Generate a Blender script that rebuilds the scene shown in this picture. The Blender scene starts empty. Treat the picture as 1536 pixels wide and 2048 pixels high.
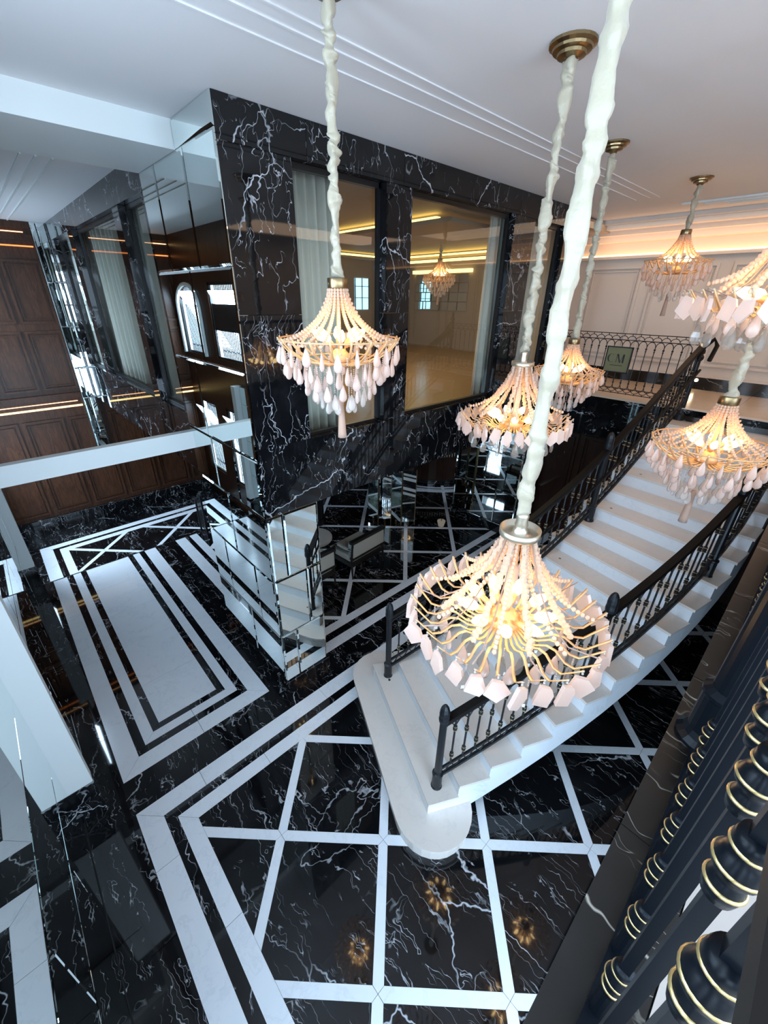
import bpy, bmesh, math, random
from mathutils import Vector, Matrix
random.seed(7)
S = 5.0                       # metres per unit of camera height; every number below is in camera heights
D = bpy.data
COL = bpy.context.scene.collection
scene = bpy.context.scene

# ------------------------------------------------------------------ camera, world, light, exposure
F_PX, CX, CY = 822.56, 768 - 5.1638, 1024 - 14.1287
YAW, PITCH, ROLL = -.752555, .4654045, .01267732
cam_d = D.cameras.new('camera'); cam = D.objects.new('camera', cam_d); COL.objects.link(cam)
fw = Vector((-math.sin(YAW)*math.cos(PITCH), math.cos(YAW)*math.cos(PITCH), -math.sin(PITCH)))
rt = Vector((math.cos(YAW), math.sin(YAW), 0)); up = rt.cross(fw)
r2 = math.cos(ROLL)*rt + math.sin(ROLL)*up; u2 = -math.sin(ROLL)*rt + math.cos(ROLL)*up
cam.matrix_world = Matrix(((r2.x, u2.x, -fw.x, 0), (r2.y, u2.y, -fw.y, 0), (r2.z, u2.z, -fw.z, 1.0*S), (0, 0, 0, 1)))
cam_d.sensor_fit = 'VERTICAL'; cam_d.sensor_height = 24.0
cam_d.lens = F_PX/2048*24.0
cam_d.shift_x = -(CX-768)/2048; cam_d.shift_y = (CY-1024)/2048
cam_d.clip_start = .01; cam_d.clip_end = 200
scene.camera = cam

w = D.worlds.new('sky'); scene.world = w; w.use_nodes = True
w.node_tree.nodes['Background'].inputs['Color'].default_value = (.62, .8, 1, 1)
w.node_tree.nodes['Background'].inputs['Strength'].default_value = 2.2

def area(name, loc, rot, sx, sy, power, col):
    l = D.lights.new(name, 'AREA'); l.shape = 'RECTANGLE'; l.size = sx*S; l.size_y = sy*S; l.energy = power; l.color = col
    o = D.objects.new(name, l); COL.objects.link(o); o.location = Vector(loc)*S; o.rotation_euler = rot
    return o
PI = math.pi
DAY = (.56, .77, 1)
# daylight lamps at back hall windows and at added, unseen front-left windows (pointing +x, a little down)
for yc, zc, sy, sz, p in ((-.32, .96, .20, .42, 26), (-.04, .96, .20, .42, 22), (.24, .96, .20, .42, 28), (.52, .96, .20, .42, 46),
                          (1.89, .89, .26, .30, 120), (2.28, .89, .22, .30, 80), (1.94, .30, .18, .38, 70), (2.27, .30, .2, .38, 60)):
    area('daylight', (-.185, yc, zc), (0, -PI/2 + .5, 0), sz, sy, p, DAY)
# added cool fill from invented openings: windows behind the mezzanine, an entrance below it
for xc in (-.02, .28, .58): area('daylight', (xc, -.64, .98), (PI/2 - .1, 0, 0), .22, .42, 27, DAY)
area('daylight', (.12, -.34, .28), (PI/2, 0, 0), .40, .46, 125, DAY)
vs = scene.view_settings
vs.view_transform = 'Standard'; vs.look = 'None'; vs.gamma = 1.0; vs.use_curve_mapping = False
vs.exposure = 1.0
cy = scene.cycles
cy.use_denoising = True; cy.caustics_reflective = False; cy.caustics_refractive = False
cy.sample_clamp_indirect = 3.0; cy.sample_clamp_direct = 0
cy.max_bounces = 8; cy.diffuse_bounces = 3; cy.glossy_bounces = 5; cy.transmission_bounces = 4; cy.transparent_max_bounces = 8
cy.use_adaptive_sampling = True; cy.adaptive_threshold = .03

# ------------------------------------------------------------------ materials
class NT:
    def __init__(s, name):
        s.m = D.materials.new(name); s.m.use_nodes = True; s.t = s.m.node_tree; s.n = s.t.nodes
        s.b = s.n['Principled BSDF']; s.out = s.n['Material Output']
    def node(s, ty, **k):
        n = s.n.new(ty)
        for a, v in k.items():
            if a.startswith('i_'):
                key = a[2:]; key = int(key) if key.isdigit() else key
                if isinstance(v, tuple) and hasattr(v[0], 'links'): pass
                n.inputs[key].default_value = v
            else: setattr(n, a, v)
        return n
    def link(s, a, b): s.t.links.new(a, b)
    def math(s, op, a, b=None, clamp=False):
        n = s.n.new('ShaderNodeMath'); n.operation = op; n.use_clamp = clamp
        for i, v in enumerate((a, b)):
            if v is None: continue
            if isinstance(v, (int, float)): n.inputs[i].default_value = v
            else: s.link(v, n.inputs[i])
        return n.outputs[0]
    def vmath(s, op, a, b=None, scale=None):
        n = s.n.new('ShaderNodeVectorMath'); n.operation = op
        for i, v in enumerate((a, b)):
            if v is None: continue
            if isinstance(v, (tuple, list)): n.inputs[i].default_value = v
            else: s.link(v, n.inputs[i])
        if scale is not None:
            if isinstance(scale, (int, float)): n.inputs['Scale'].default_value = scale
            else: s.link(scale, n.inputs['Scale'])
        return n.outputs[0]
    def noise(s, vec, scale, detail=3, rough=.55, out=0):
        n = s.n.new('ShaderNodeTexNoise'); n.inputs['Scale'].default_value = scale; n.inputs['Detail'].default_value = detail; n.inputs['Roughness'].default_value = rough
        s.link(vec, n.inputs['Vector']); return n.outputs[out]
    def ramp(s, fac, stops):
        n = s.n.new('ShaderNodeValToRGB'); e = n.color_ramp.elements
        while len(e) < len(stops): e.new(.5)
        for q, (p, c) in zip(e, stops): q.position = p; q.color = c if len(c) == 4 else (*c, 1)
        s.link(fac, n.inputs[0]); return n.outputs[0]
    def mix(s, fac, a, b):
        n = s.n.new('ShaderNodeMix'); n.data_type = 'RGBA'
        for i, v in ((0, fac), (6, a), (7, b)):
            if isinstance(v, (int, float)): n.inputs[i].default_value = v
            elif isinstance(v, tuple): n.inputs[i].default_value = v if len(v) == 4 else (*v, 1)
            else: s.link(v, n.inputs[i])
        return n.outputs[2]
    def pos(s, rnd=0.0):
        g = s.n.new('ShaderNodeNewGeometry').outputs['Position']
        if rnd:
            oi = s.n.new('ShaderNodeObjectInfo').outputs['Random']
            c = s.n.new('ShaderNodeCombineXYZ'); s.link(s.math('MULTIPLY', oi, rnd), c.inputs[0]); s.link(s.math('MULTIPLY', oi, rnd*1.7), c.inputs[1]); s.link(s.math('MULTIPLY', oi, rnd*.6), c.inputs[2])
            g = s.vmath('ADD', g, c.outputs[0])
        return g
    def set(s, **k):
        for a, v in k.items():
            i = s.b.inputs[a.replace('_', ' ')]
            if isinstance(v, (int, float)): i.default_value = v
            elif isinstance(v, tuple): i.default_value = v if len(v) == 4 else (*v, 1)
            else: s.link(v, i)
        return s.m
M = {}
def simple(name, col, rough=.5, metal=0.0, **k):
    t = NT(name); M[name] = t.set(Base_Color=col, Roughness=rough, Metallic=metal, **k); return M[name]

def black_marble(name, base=(.004, .0042, .005), vein=(.62, .63, .66), amount=1.0, rough=.035):
    t = NT(name); P = t.pos(37.0)
    wv = t.noise(P, .9, 5, .68, 1)
    P2 = t.vmath('ADD', P, t.vmath('SCALE', t.vmath('SUBTRACT', wv, (.5, .5, .5)), scale=.55))
    mp = t.node('ShaderNodeMapping'); mp.inputs['Rotation'].default_value = (.3, .5, .62); mp.inputs['Scale'].default_value = (1, .38, .7); t.link(P2, mp.inputs[0])
    def veins(scale, width, lo, hi, mscale):
        v = t.n.new('ShaderNodeTexVoronoi'); v.feature = 'DISTANCE_TO_EDGE'; v.inputs['Scale'].default_value = scale; t.link(mp.outputs[0], v.inputs['Vector'])
        wn = t.math('MULTIPLY', t.noise(P, mscale*2.3, 3), width*2)
        l = t.math('SUBTRACT', 1.0, t.math('DIVIDE', v.outputs['Distance'], wn), True)
        mk = t.n.new('ShaderNodeMapRange'); mk.inputs[1].default_value = lo; mk.inputs[2].default_value = hi; t.link(t.noise(P, mscale, 2), mk.inputs[0])
        return t.math('MULTIPLY', l, mk.outputs[0])
    a = veins(.95, .0052, .42, .58, 1.0)
    def strokes(rot, sc, scale, K, lo, hi, ms):
        q = t.node('ShaderNodeMapping'); q.inputs['Rotation'].default_value = rot; q.inputs['Scale'].default_value = sc; t.link(P2, q.inputs[0])
        r_ = t.math('ABSOLUTE', t.math('SUBTRACT', t.noise(q.outputs[0], scale, 2.5, .5), .5))
        l = t.math('SUBTRACT', 1.0, t.math('MULTIPLY', r_, K), True)
        mk = t.n.new('ShaderNodeMapRange'); mk.inputs[1].default_value = lo; mk.inputs[2].default_value = hi; t.link(t.noise(P, ms, 2, .65), mk.inputs[0])
        return t.math('MULTIPLY', l, mk.outputs[0])
    b = t.math('MAXIMUM', strokes((.3, .5, .62), (4.6, .34, 1.6), 1.1, 190, .47, .55, 1.9), strokes((.9, -.3, 1.35), (8.0, .9, 3.0), 1.3, 160, .49, .57, 2.8))
    mp2 = t.node('ShaderNodeMapping'); mp2.inputs['Rotation'].default_value = (.9, -.4, 1.3); mp2.inputs['Scale'].default_value = (.5, 1.3, .6); t.link(P2, mp2.inputs[0])
    rdg = t.math('ABSOLUTE', t.math('SUBTRACT', t.noise(mp2.outputs[0], .55, 5, .62), .5))
    thick = t.math('SUBTRACT', 1.0, t.math('MULTIPLY', rdg, 260.0), True)
    tm = t.n.new('ShaderNodeMapRange'); tm.inputs[1].default_value = .50; tm.inputs[2].default_value = .60; t.link(t.noise(P, .7, 2), tm.inputs[0])
    thick = t.math('MULTIPLY', t.math('MULTIPLY', thick, tm.outputs[0]), t.math('MULTIPLY', t.noise(P, 9, 2), 1.3))
    haze = t.math('MULTIPLY', t.math('SUBTRACT', t.noise(P2, 2.2, 3, .7), .5, True), .05)
    s_ = t.math('ADD', t.math('ADD', t.math('MULTIPLY', a, .95*amount), t.math('MULTIPLY', b, .7*amount)), t.math('ADD', t.math('MULTIPLY', thick, .9*amount), haze), True)
    M[name] = t.set(Base_Color=t.mix(s_, base, vein), Roughness=rough, Specular_IOR_Level=.5)
black_marble('black_marble')
black_marble('brown_marble', (.007, .0055, .0045), (.42, .38, .32), .9, .3)

def white_marble(name, col, rough, vein=(.52, .55, .6)):
    t = NT(name); P = t.pos(21.0)
    wv = t.noise(P, 1.3, 4, .6, 1)
    P2 = t.vmath('ADD', P, t.vmath('SCALE', t.vmath('SUBTRACT', wv, (.5, .5, .5)), scale=.9))
    rdg = t.math('ABSOLUTE', t.math('SUBTRACT', t.noise(P2, 1.6, 6, .65), .5))
    l = t.math('SUBTRACT', 1.0, t.math('MULTIPLY', rdg, 22.0), True)
    l = t.math('MULTIPLY', t.math('POWER', l, 3.0), t.noise(P, 1.7, 2))
    cl = t.math('MULTIPLY', t.noise(P, 3.0, 5), .22)
    M[name] = t.set(Base_Color=t.mix(t.math('ADD', t.math('MULTIPLY', l, .38), t.math('SUBTRACT', cl, .06), True), col, vein), Roughness=rough)
white_marble('white_marble', (.84, .86, .89), .16)
white_marble('stair_marble', (.77, .69, .62), .22, (.55, .5, .47))  # tread tint warmed to paint in the contrast with cool-lit risers
white_marble('beige_stone', (.62, .50, .38), .2, (.45, .34, .24))

def wood(name, c0, c1, rough=.32):
    t = NT(name); P = t.pos(13.0)
    mp = t.node('ShaderNodeMapping'); mp.inputs['Scale'].default_value = (6, 6, .7); t.link(P, mp.inputs[0])
    n1 = t.noise(mp.outputs[0], 1.2, 5, .6)
    fine = t.noise(mp.outputs[0], 9, 3, .6)
    rings = t.math('FRACT', t.math('MULTIPLY', n1, 7.0))
    f = t.math('ADD', t.math('MULTIPLY', rings, .55), t.math('MULTIPLY', fine, .5), True)
    M[name] = t.set(Base_Color=t.mix(f, c0, c1), Roughness=rough, Specular_IOR_Level=.22)
wood('walnut', (.016, .006, .003), (.085, .031, .013))
wood('dark_wood', (.010, .0045, .003), (.04, .016, .009), .28)

white_marble('room_stone', (.36, .235, .13), .2, (.25, .15, .08))
white_marble('mezz_stone', (.44, .38, .34), .3, (.33, .28, .25))
simple('room_paint', (.34, .27, .21), .6)
simple('mirror', (.80, .88, .87), .012, 1.0)
simple('mirror_backing', (.55, .6, .6), .25, 1.0)
simple('ceiling_paint', (.76, .74, .74), .6)
simple('white_paint', (.70, .72, .70), .5)
simple('cream_paint', (.66, .60, .54), .55)
simple('iron', (.012, .013, .016), .38, .35)
simple('blue_iron', (.003, .0045, .007), .3, 0.0, Specular_IOR_Level=.14)
simple('gold_paint', (.62, .46, .2), .32, .8)
simple('brass', (.30, .21, .11), .3, 1.0)
simple('pale_brass', (.58, .5, .38), .35, .9)
simple('gilt', (.80, .46, .22), .42, .3)
simple('black_metal', (.008, .008, .009), .35, .2)
simple('bronze_rail', (.008, .006, .005), .45, 0, Specular_IOR_Level=.15)
simple('upholstery', (.40, .37, .31), .85)
simple('grey_cushion', (.30, .33, .33), .8)
simple('chair_frame', (.012, .009, .007), .35)
simple('curtain', (.80, .77, .70), .9)
simple('tassel', (.42, .27, .2), .8)
simple('table_top', (.5, .47, .42), .25)
simple('olive_board', (.20, .19, .095), .5)
simple('sign_ink', (.012, .013, .012), .5)
simple('lamp_white', (.8, .8, .78), .6)
simple('grout', (.03, .03, .03), .6)
simple('red_print', (.6, .05, .05), .5)
simple('white_print', (.8, .8, .8), .5)

def emit(name, col, st):
    t = NT(name); M[name] = t.set(Base_Color=(0, 0, 0), Emission_Color=col, Emission_Strength=st); t.m.cycles.emission_sampling = 'NONE'
emit('bulb', (1, .68, .30), 8)
emit('led_yellow', (1, .68, .16), 3.0)
emit('led_warm', (1, .55, .25), 2.0)
emit('led_orange', (1, .30, .07), .9)
emit('led_gold', (1, .72, .28), 1.6)
emit('lamp_shade', (1, .9, .75), .9)
emit('spot', (1, .85, .55), 12)

def quartz(name, col, tr, rough):
    t = NT(name)
    d = t.node('ShaderNodeBsdfDiffuse'); d.inputs[0].default_value = (*col, 1)
    tl = t.node('ShaderNodeBsdfTranslucent'); tl.inputs[0].default_value = (*col, 1)
    tp = t.node('ShaderNodeBsdfTransparent'); tp.inputs[0].default_value = (1, .97, .94, 1)
    g = t.node('ShaderNodeBsdfGlossy'); g.inputs['Roughness'].default_value = rough
    m1 = t.node('ShaderNodeMixShader'); m1.inputs[0].default_value = .5; t.link(d.outputs[0], m1.inputs[1]); t.link(tl.outputs[0], m1.inputs[2])
    m2 = t.node('ShaderNodeMixShader'); m2.inputs[0].default_value = tr; t.link(m1.outputs[0], m2.inputs[1]); t.link(tp.outputs[0], m2.inputs[2])
    fr = t.node('ShaderNodeFresnel'); fr.inputs[0].default_value = 1.55
    bf = t.math('MULTIPLY', fr.outputs[0], t.math('SUBTRACT', 1.0, t.node('ShaderNodeNewGeometry').outputs['Backfacing']))
    m3 = t.node('ShaderNodeMixShader'); t.link(bf, m3.inputs[0]); t.link(m2.outputs[0], m3.inputs[1]); t.link(g.outputs[0], m3.inputs[2])
    t.link(m3.outputs[0], t.out.inputs[0]); M[name] = t.m
quartz('rose_quartz', (.88, .73, .66), .22, .22)
quartz('clear_quartz', (.86, .80, .76), .42, .12)
quartz('bead_stone', (.95, .74, .56), .18, .15)
quartz('smoky_glass', (.42, .38, .34), .55, .03)

def thin_glass(name, tint, base):
    t = NT(name)
    tp = t.node('ShaderNodeBsdfTransparent'); tp.inputs[0].default_value = (*tint, 1)
    g = t.node('ShaderNodeBsdfGlossy'); g.inputs['Roughness'].default_value = .0
    fr = t.node('ShaderNodeFresnel'); fr.inputs[0].default_value = 1.45
    f = t.math('MULTIPLY', t.math('ADD', fr.outputs[0], base, True), t.math('SUBTRACT', 1.0, t.node('ShaderNodeNewGeometry').outputs['Backfacing']))
    m = t.node('ShaderNodeMixShader'); t.link(f, m.inputs[0]); t.link(tp.outputs[0], m.inputs[1]); t.link(g.outputs[0], m.inputs[2]); t.link(m.outputs[0], t.out.inputs[0])
    M[name] = t.m
thin_glass('window_glass', (.86, .88, .86), .03)

def silk():
    t = NT('silk'); P = t.pos()
    n = t.noise(P, 28, 3); bp = t.node('ShaderNodeBump'); bp.inputs['Strength'].default_value = .5; bp.inputs['Distance'].default_value = .01; t.link(n, bp.inputs['Height'])
    t.link(bp.outputs[0], t.b.inputs['Normal'])
    M['silk'] = t.set(Base_Color=(.42, .36, .26), Roughness=.38, Sheen_Weight=.3)
silk()

# ------------------------------------------------------------------ mesh building
class MB:
    def __init__(s): s.v = []; s.f = []; s.mi = []; s.cur = 0
    def face(s, idx): s.f.append(tuple(idx)); s.mi.append(s.cur)
    def box(s, x0, y0, z0, x1, y1, z1):
        x0, x1 = min(x0, x1), max(x0, x1); y0, y1 = min(y0, y1), max(y0, y1); z0, z1 = min(z0, z1), max(z0, z1)
        b = len(s.v); s.v += [(x0, y0, z0), (x1, y0, z0), (x1, y1, z0), (x0, y1, z0), (x0, y0, z1), (x1, y0, z1), (x1, y1, z1), (x0, y1, z1)]
        for q in ((0, 3, 2, 1), (4, 5, 6, 7), (0, 1, 5, 4), (1, 2, 6, 5), (2, 3, 7, 6), (3, 0, 4, 7)): s.face(b+i for i in q)
        return s
    def prism(s, poly, z0, z1, z0f=None, z1f=None):
        b = len(s.v); n = len(poly)
        for i, (x, y) in enumerate(poly): s.v.append((x, y, z0 if z0f is None else z0f[i]))
        for i, (x, y) in enumerate(poly): s.v.append((x, y, z1 if z1f is None else z1f[i]))
        s.face(b+n+i for i in range(n)); s.face(b+n-1-i for i in range(n))
        for i in range(n): j = (i+1) % n; s.face((b+i, b+j, b+n+j, b+n+i))
        return s
    def loft(s, rings, closed=True, cap=True):
        b = len(s.v); n = len(rings[0])
        for r in rings: s.v += [tuple(p) for p in r]
        for k in range(len(rings)-1):
            for i in range(n if closed else n-1):
                j = (i+1) % n; s.face((b+k*n+i, b+k*n+j, b+(k+1)*n+j, b+(k+1)*n+i))
        if cap and closed:
            s.face(b+n-1-i for i in range(n)); q = b+(len(rings)-1)*n; s.face(q+i for i in range(n))
        return s
    def frames(s, pts):
        pts = [Vector(p) for p in pts]; T = []
        for i in range(len(pts)):
            a = pts[max(i-1, 0)]; c = pts[min(i+1, len(pts)-1)]; t = (c-a); T.append(t.normalized() if t.length > 1e-9 else Vector((0, 0, 1)))
        u = T[0].cross(Vector((0, 0, 1)))
        if u.length < 1e-3: u = Vector((1, 0, 0))
        u.normalize(); out = []
        for p, t in zip(pts, T):
            u = (u - t*u.dot(t)).normalized(); out.append((p, t, u, t.cross(u)))
        return out
    def tube(s, pts, r, n=7):
        R = r if hasattr(r, '__len__') else [r]*len(pts); rings = []
        for (p, t, u, v), q in zip(s.frames(pts), R):
            rings.append([p + u*math.cos(2*PI*i/n)*q + v*math.sin(2*PI*i/n)*q for i in range(n)])
        return s.loft(rings)
    def strap(s, pts, w_, th):
        rings = []
        for p, t, u, v in s.frames(pts):
            rings.append([p+u*w_/2+v*th/2, p-u*w_/2+v*th/2, p-u*w_/2-v*th/2, p+u*w_/2-v*th/2])
        return s.loft(rings)
    def lathe(s, prof, n=14, o=(0, 0, 0), axis=None):
        rings = []
        ax = Vector(axis).normalized() if axis else Vector((0, 0, 1))
        u = ax.cross(Vector((0, 0, 1)))
        u = Vector((1, 0, 0)) if u.length < 1e-4 else u.normalized()
        v = ax.cross(u); o = Vector(o)
        for r, z in prof:
            r = max(r, 1e-5); rings.append([o + ax*z + (u*math.cos(2*PI*i/n) + v*math.sin(2*PI*i/n))*r for i in range(n)])
        return s.loft(rings)
    def ball(s, c, r, n=6, m=4):
        return s.lathe([(r*math.sin(PI*k/m), -r*math.cos(PI*k/m)) for k in range(m+1)], n, c)
    def build(s, name, mat, parent=None, base=(0, 0, 0), smooth=False, fix=True):
        me = D.meshes.new(name)
        bx, by, bz = base
        me.from_pydata([((x-bx)*S, (y-by)*S, (z-bz)*S) for x, y, z in s.v], [], s.f)
        mats = mat if isinstance(mat, (list, tuple)) else [mat]
        for m in mats: me.materials.append(M[m])
        if len(mats) > 1: me.polygons.foreach_set('material_index', s.mi)
        if smooth: me.polygons.foreach_set('use_smooth', [True]*len(me.polygons))
        me.update()
        if fix:
            bm = bmesh.new(); bm.from_mesh(me); bmesh.ops.recalc_face_normals(bm, faces=bm.faces); bm.to_mesh(me); bm.free()
        o = D.objects.new(name, me); COL.objects.link(o)
        if parent is not None: o.parent = parent
        else: o.location = Vector(base)*S
        return o
def tag(o, label=None, cat=None, group=None, kind=None):
    if label: o['label'] = label
    if cat: o['category'] = cat
    if group: o['group'] = group
    if kind: o['kind'] = kind
    return o
def empty(name, loc=(0, 0, 0), **k):
    o = D.objects.new(name, None); COL.objects.link(o); o.location = Vector(loc)*S; o.empty_display_size = .1
    return tag(o, **k)
def inst(mesh, name, parent, loc=(0, 0, 0), rot=None, scale=None):
    o = D.objects.new(name, mesh); COL.objects.link(o); o.parent = parent; o.location = Vector(loc)*S
    if rot: o.rotation_euler = rot
    if scale: o.scale = scale
    return o
def struct(name, mb, mat, label, cat='wall', **k):
    return tag(mb.build(name, mat, **k), label=label, cat=cat, kind='structure')

def clip(poly, x0, y0, x1, y1):
    def cut(P, f, ix):
        out = []
        for i in range(len(P)):
            a, b = P[i], P[(i+1) % len(P)]; fa, fb = f(a), f(b)
            if fa >= 0: out.append(a)
            if fa*fb < 0: t = fa/(fa-fb); out.append((a[0]+(b[0]-a[0])*t, a[1]+(b[1]-a[1])*t))
        return out
    for f in (lambda p: p[0]-x0, lambda p: x1-p[0], lambda p: p[1]-y0, lambda p: y1-p[1]):
        poly = cut(poly, f, 0)
        if len(poly) < 3: return []
    return poly
def parea(P): return abs(sum(P[i][0]*P[(i+1) % len(P)][1]-P[(i+1) % len(P)][0]*P[i][1] for i in range(len(P))))/2
def inset(P, g):
    # shrink a convex polygon by g
    n = len(P); cx = sum(p[0] for p in P)/n; cy_ = sum(p[1] for p in P)/n; out = []
    for x, y in P:
        dx, dy = cx-x, cy_-y; l = math.hypot(dx, dy) or 1; out.append((x+dx/l*g*1.3, y+dy/l*g*1.3))
    return out

# ------------------------------------------------------------------ floor
floor = struct('floor', MB().box(-.2, -.6, -.03, 2.6, 1.813, -.004), 'grout', 'black and white inlaid marble floor of the lower hall', 'floor')
def tile(poly, mat, name, z=0.0, parent=floor, th=.006):
    if len(poly) < 3 or parea(poly) < 2e-5: return
    MB().prism(inset(poly, .00035), z-th, z).build(name, mat, parent)
def rect(x0, y0, x1, y1): return [(x0, y0), (x1, y0), (x1, y1), (x0, y1)]
def lattice(ox, oy, dx, dy, hw, box, z=0.0, parent=floor, holes=()):
    x0, y0, x1, y1 = box; N = 24
    def node(i, j): return (ox+(i+j)*dx, oy+(j-i)*dy)      # i along (1,-1), j along (1,1)
    for i in range(-N, N):
        for j in range(-N, N):
            a, b, c, d = node(i, j), node(i+1, j), node(i+1, j+1), node(i, j+1)
            if max(a[0], b[0], c[0], d[0]) < x0 or min(a[0], b[0], c[0], d[0]) > x1 or max(a[1], b[1], c[1], d[1]) < y0 or min(a[1], b[1], c[1], d[1]) > y1: continue
            q = hw*math.sqrt(2)
            tile(clip([(a[0]+q, a[1]), (b[0], b[1]+q), (c[0]-q, c[1]), (d[0], d[1]-q)], *box), 'black_marble', 'black_slab', z, parent)
            # two strips leaving node a, with pointed ends that meet in a cross
            for (p, e) in ((a, b), (a, d)):
                ux, uy = e[0]-p[0], e[1]-p[1]; l = math.hypot(ux, uy); ux /= l; uy /= l; nx, ny = -uy*hw, ux*hw
                P = [p, (p[0]+ux*hw-nx, p[1]+uy*hw-ny), (e[0]-ux*hw-nx, e[1]-uy*hw-ny), e, (e[0]-ux*hw+nx, e[1]-uy*hw+ny), (p[0]+ux*hw+nx, p[1]+uy*hw+ny)]
                tile(clip(P, *box), 'white_marble', 'white_strip', z, parent)
def run_x(x0, x1, y0, y1, mat, step, name, off=0.0, z=0.0, parent=floor, mitre=0):
    # a band along x cut into lengths; mitre = slope of the left end
    xs = [x0]; x = x0+step*(.4+off)
    while x < x1-step*.3: xs.append(x); x += step
    xs.append(x1)
    for i in range(len(xs)-1):
        P = rect(xs[i], y0, xs[i+1], y1)
        if i == 0 and mitre: P[0] = (xs[0]+mitre*(y1-y0), y0)
        tile(P, mat, name, z, parent)
def run_y(x0, x1, y0, y1, mat, step, name, off=0.0, z=0.0, parent=floor, mitre=0):
    ys = [y1]; y = y1-step*(.4+off)
    while y > y0+step*.3: ys.append(y); y -= step
    ys.append(y0)
    for i in range(len(ys)-1):
        P = rect(x0, ys[i+1], x1, ys[i])
        if i == 0 and mitre: P[2] = (x1, y1-mitre*(x1-x0))
        tile(P, mat, name, z, parent)
# border of the hall (L shaped, mitred at the corner)
xb = (-.0456, -.0015, .0196, .0514); yb = (.7126, .6707, .6487, .6164)
for k, mt in enumerate(('white_marble', 'black_marble', 'white_marble')):
    st = .34 if mt == 'white_marble' else .4
    run_x(xb[k], 2.0, yb[k+1], yb[k], mt, st, 'border_strip', .1*k, mitre=1)
    run_y(xb[k], xb[k+1], -.3, yb[k], mt, st, 'border_strip', .15*k, mitre=1)
lattice(.3162, .3194, .1503, .1487, .0093, (xb[3], -.3, 2.0, yb[3]))
run_y(-.13, -.088, -.3, .7126, 'black_marble', .5, 'black_slab')
run_y(-.088, xb[0], -.3, .7126, 'black_marble', .42, 'black_slab', .2)
# black band between hall border and passage
run_x(-.13, 2.0, .7126, .756, 'black_marble', .42, 'black_slab')
run_x(-.13, .36, .756, .8006, 'black_marble', .4, 'black_slab', .3)
run_x(.36, 2.0, .756, .804, 'black_marble', .4, 'black_slab', .3)
# the striped field in the passage
gx = (-.0478, -.004, .0165, .0418, .0604); gxr = (.3225, .278, .2575, .2325, .2138); gy = (.8006, .8446, .865, .890, .9075)
for k, mt in enumerate(('white_marble', 'black_marble', 'white_marble', 'black_marble')):
    st = .32
    P0 = [(gx[k], gy[k]), (gxr[k], gy[k]), (gxr[k+1], gy[k+1]), (gx[k+1], gy[k+1])]
    m_ = .5*(gx[k]+gxr[k])
    tile([P0[0], (m_, gy[k]), (m_, gy[k+1]), P0[3]], mt, 'border_strip'); tile([(m_, gy[k]), P0[1], P0[2], (m_, gy[k+1])], mt, 'border_strip')
    for (a, b) in ((gx[k], gx[k+1]), (gxr[k], gxr[k+1])):
        tile([(a, gy[k]), (b, gy[k+1]), (b, 1.25), (a, 1.25)] if a < b else [(b, gy[k+1]), (a, gy[k]), (a, 1.25), (b, 1.25)], mt, 'border_strip')
        for y0, y1 in ((1.25, 1.53), (1.53, 1.813)): tile(rect(min(a, b), y0, max(a, b), y1), mt, 'border_strip')
for y0, y1 in ((.9075, 1.06), (1.06, 1.25), (1.25, 1.44), (1.44, 1.63), (1.63, 1.813)): tile(rect(.0604, y0, .2138, y1), 'white_marble', 'field_slab')
run_y(-.13, -.0478, .8006, 1.813, 'black_marble', .16, 'black_slab')
run_y(.3225, .362, .8006, 1.813, 'black_marble', .15, 'black_slab')
run_y(.362, .4082, 1.14, 1.813, 'black_marble', .17, 'black_slab', .3)
# lounge border and grid
lx = (.4082, .4521, .4716, .5046); ly = (.804, .841, .868, .899)
for k, mt in enumerate(('white_marble', 'black_marble', 'white_marble')):
    run_x(.492 if k < 3 else 0, 2.0, ly[k], ly[k+1], mt, .36, 'border_strip', .13*k)
    run_y(lx[k], lx[k+1], ly[k+1], 1.813, mt, .34, 'border_strip', .12*k)
lattice(.8176, 1.0456, .1555, .1497, .0085, (lx[3], ly[3], 1.86, 1.813))

# back corridor, three steps lower
zf = -.07
floor_b = struct('floor_corridor', MB().box(-.2, 1.813, -.11, 2.6, 2.6, -.075), 'grout', 'lower marble floor of the back corridor with crossed white strips', 'floor')
for i in range(2):
    z1 = -.0233*(i+1); MB().box(-.13, 1.813+.045*i, -.08, 1.0, 1.813+.045*(i+1), z1).build('step', 'black_marble', floor_b)
cx_ = (-.0605, -.0145, .0085, .0395); cyb = (2.274, 2.236, 2.2165, 2.182)
for k, mt in enumerate(('white_marble', 'black_marble', 'white_marble')):
    run_x(cx_[k], 1.1, cyb[k+1], cyb[k], mt, .36, 'border_strip', .1*k, z=zf, parent=floor_b, mitre=1)
    run_y(cx_[k], cx_[k+1], 1.9, cyb[k], mt, .3, 'border_strip', .1*k, z=zf, parent=floor_b, mitre=1)
lattice(.1626, 2.0675, .1626, .1626, .009, (cx_[3], 1.9, 1.1, cyb[3]), zf, floor_b)
run_x(-.13, 1.1, cyb[0], 2.45, 'black_marble', .4, 'black_slab', z=zf, parent=floor_b)
run_y(-.13, cx_[0], 1.9, cyb[0], 'black_marble', .2, 'black_slab', z=zf, parent=floor_b)
MB().box(-.088, 1.8115, -.012, .62, 1.8145, .0012).build('threshold_strip', 'black_metal', floor_b)

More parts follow.
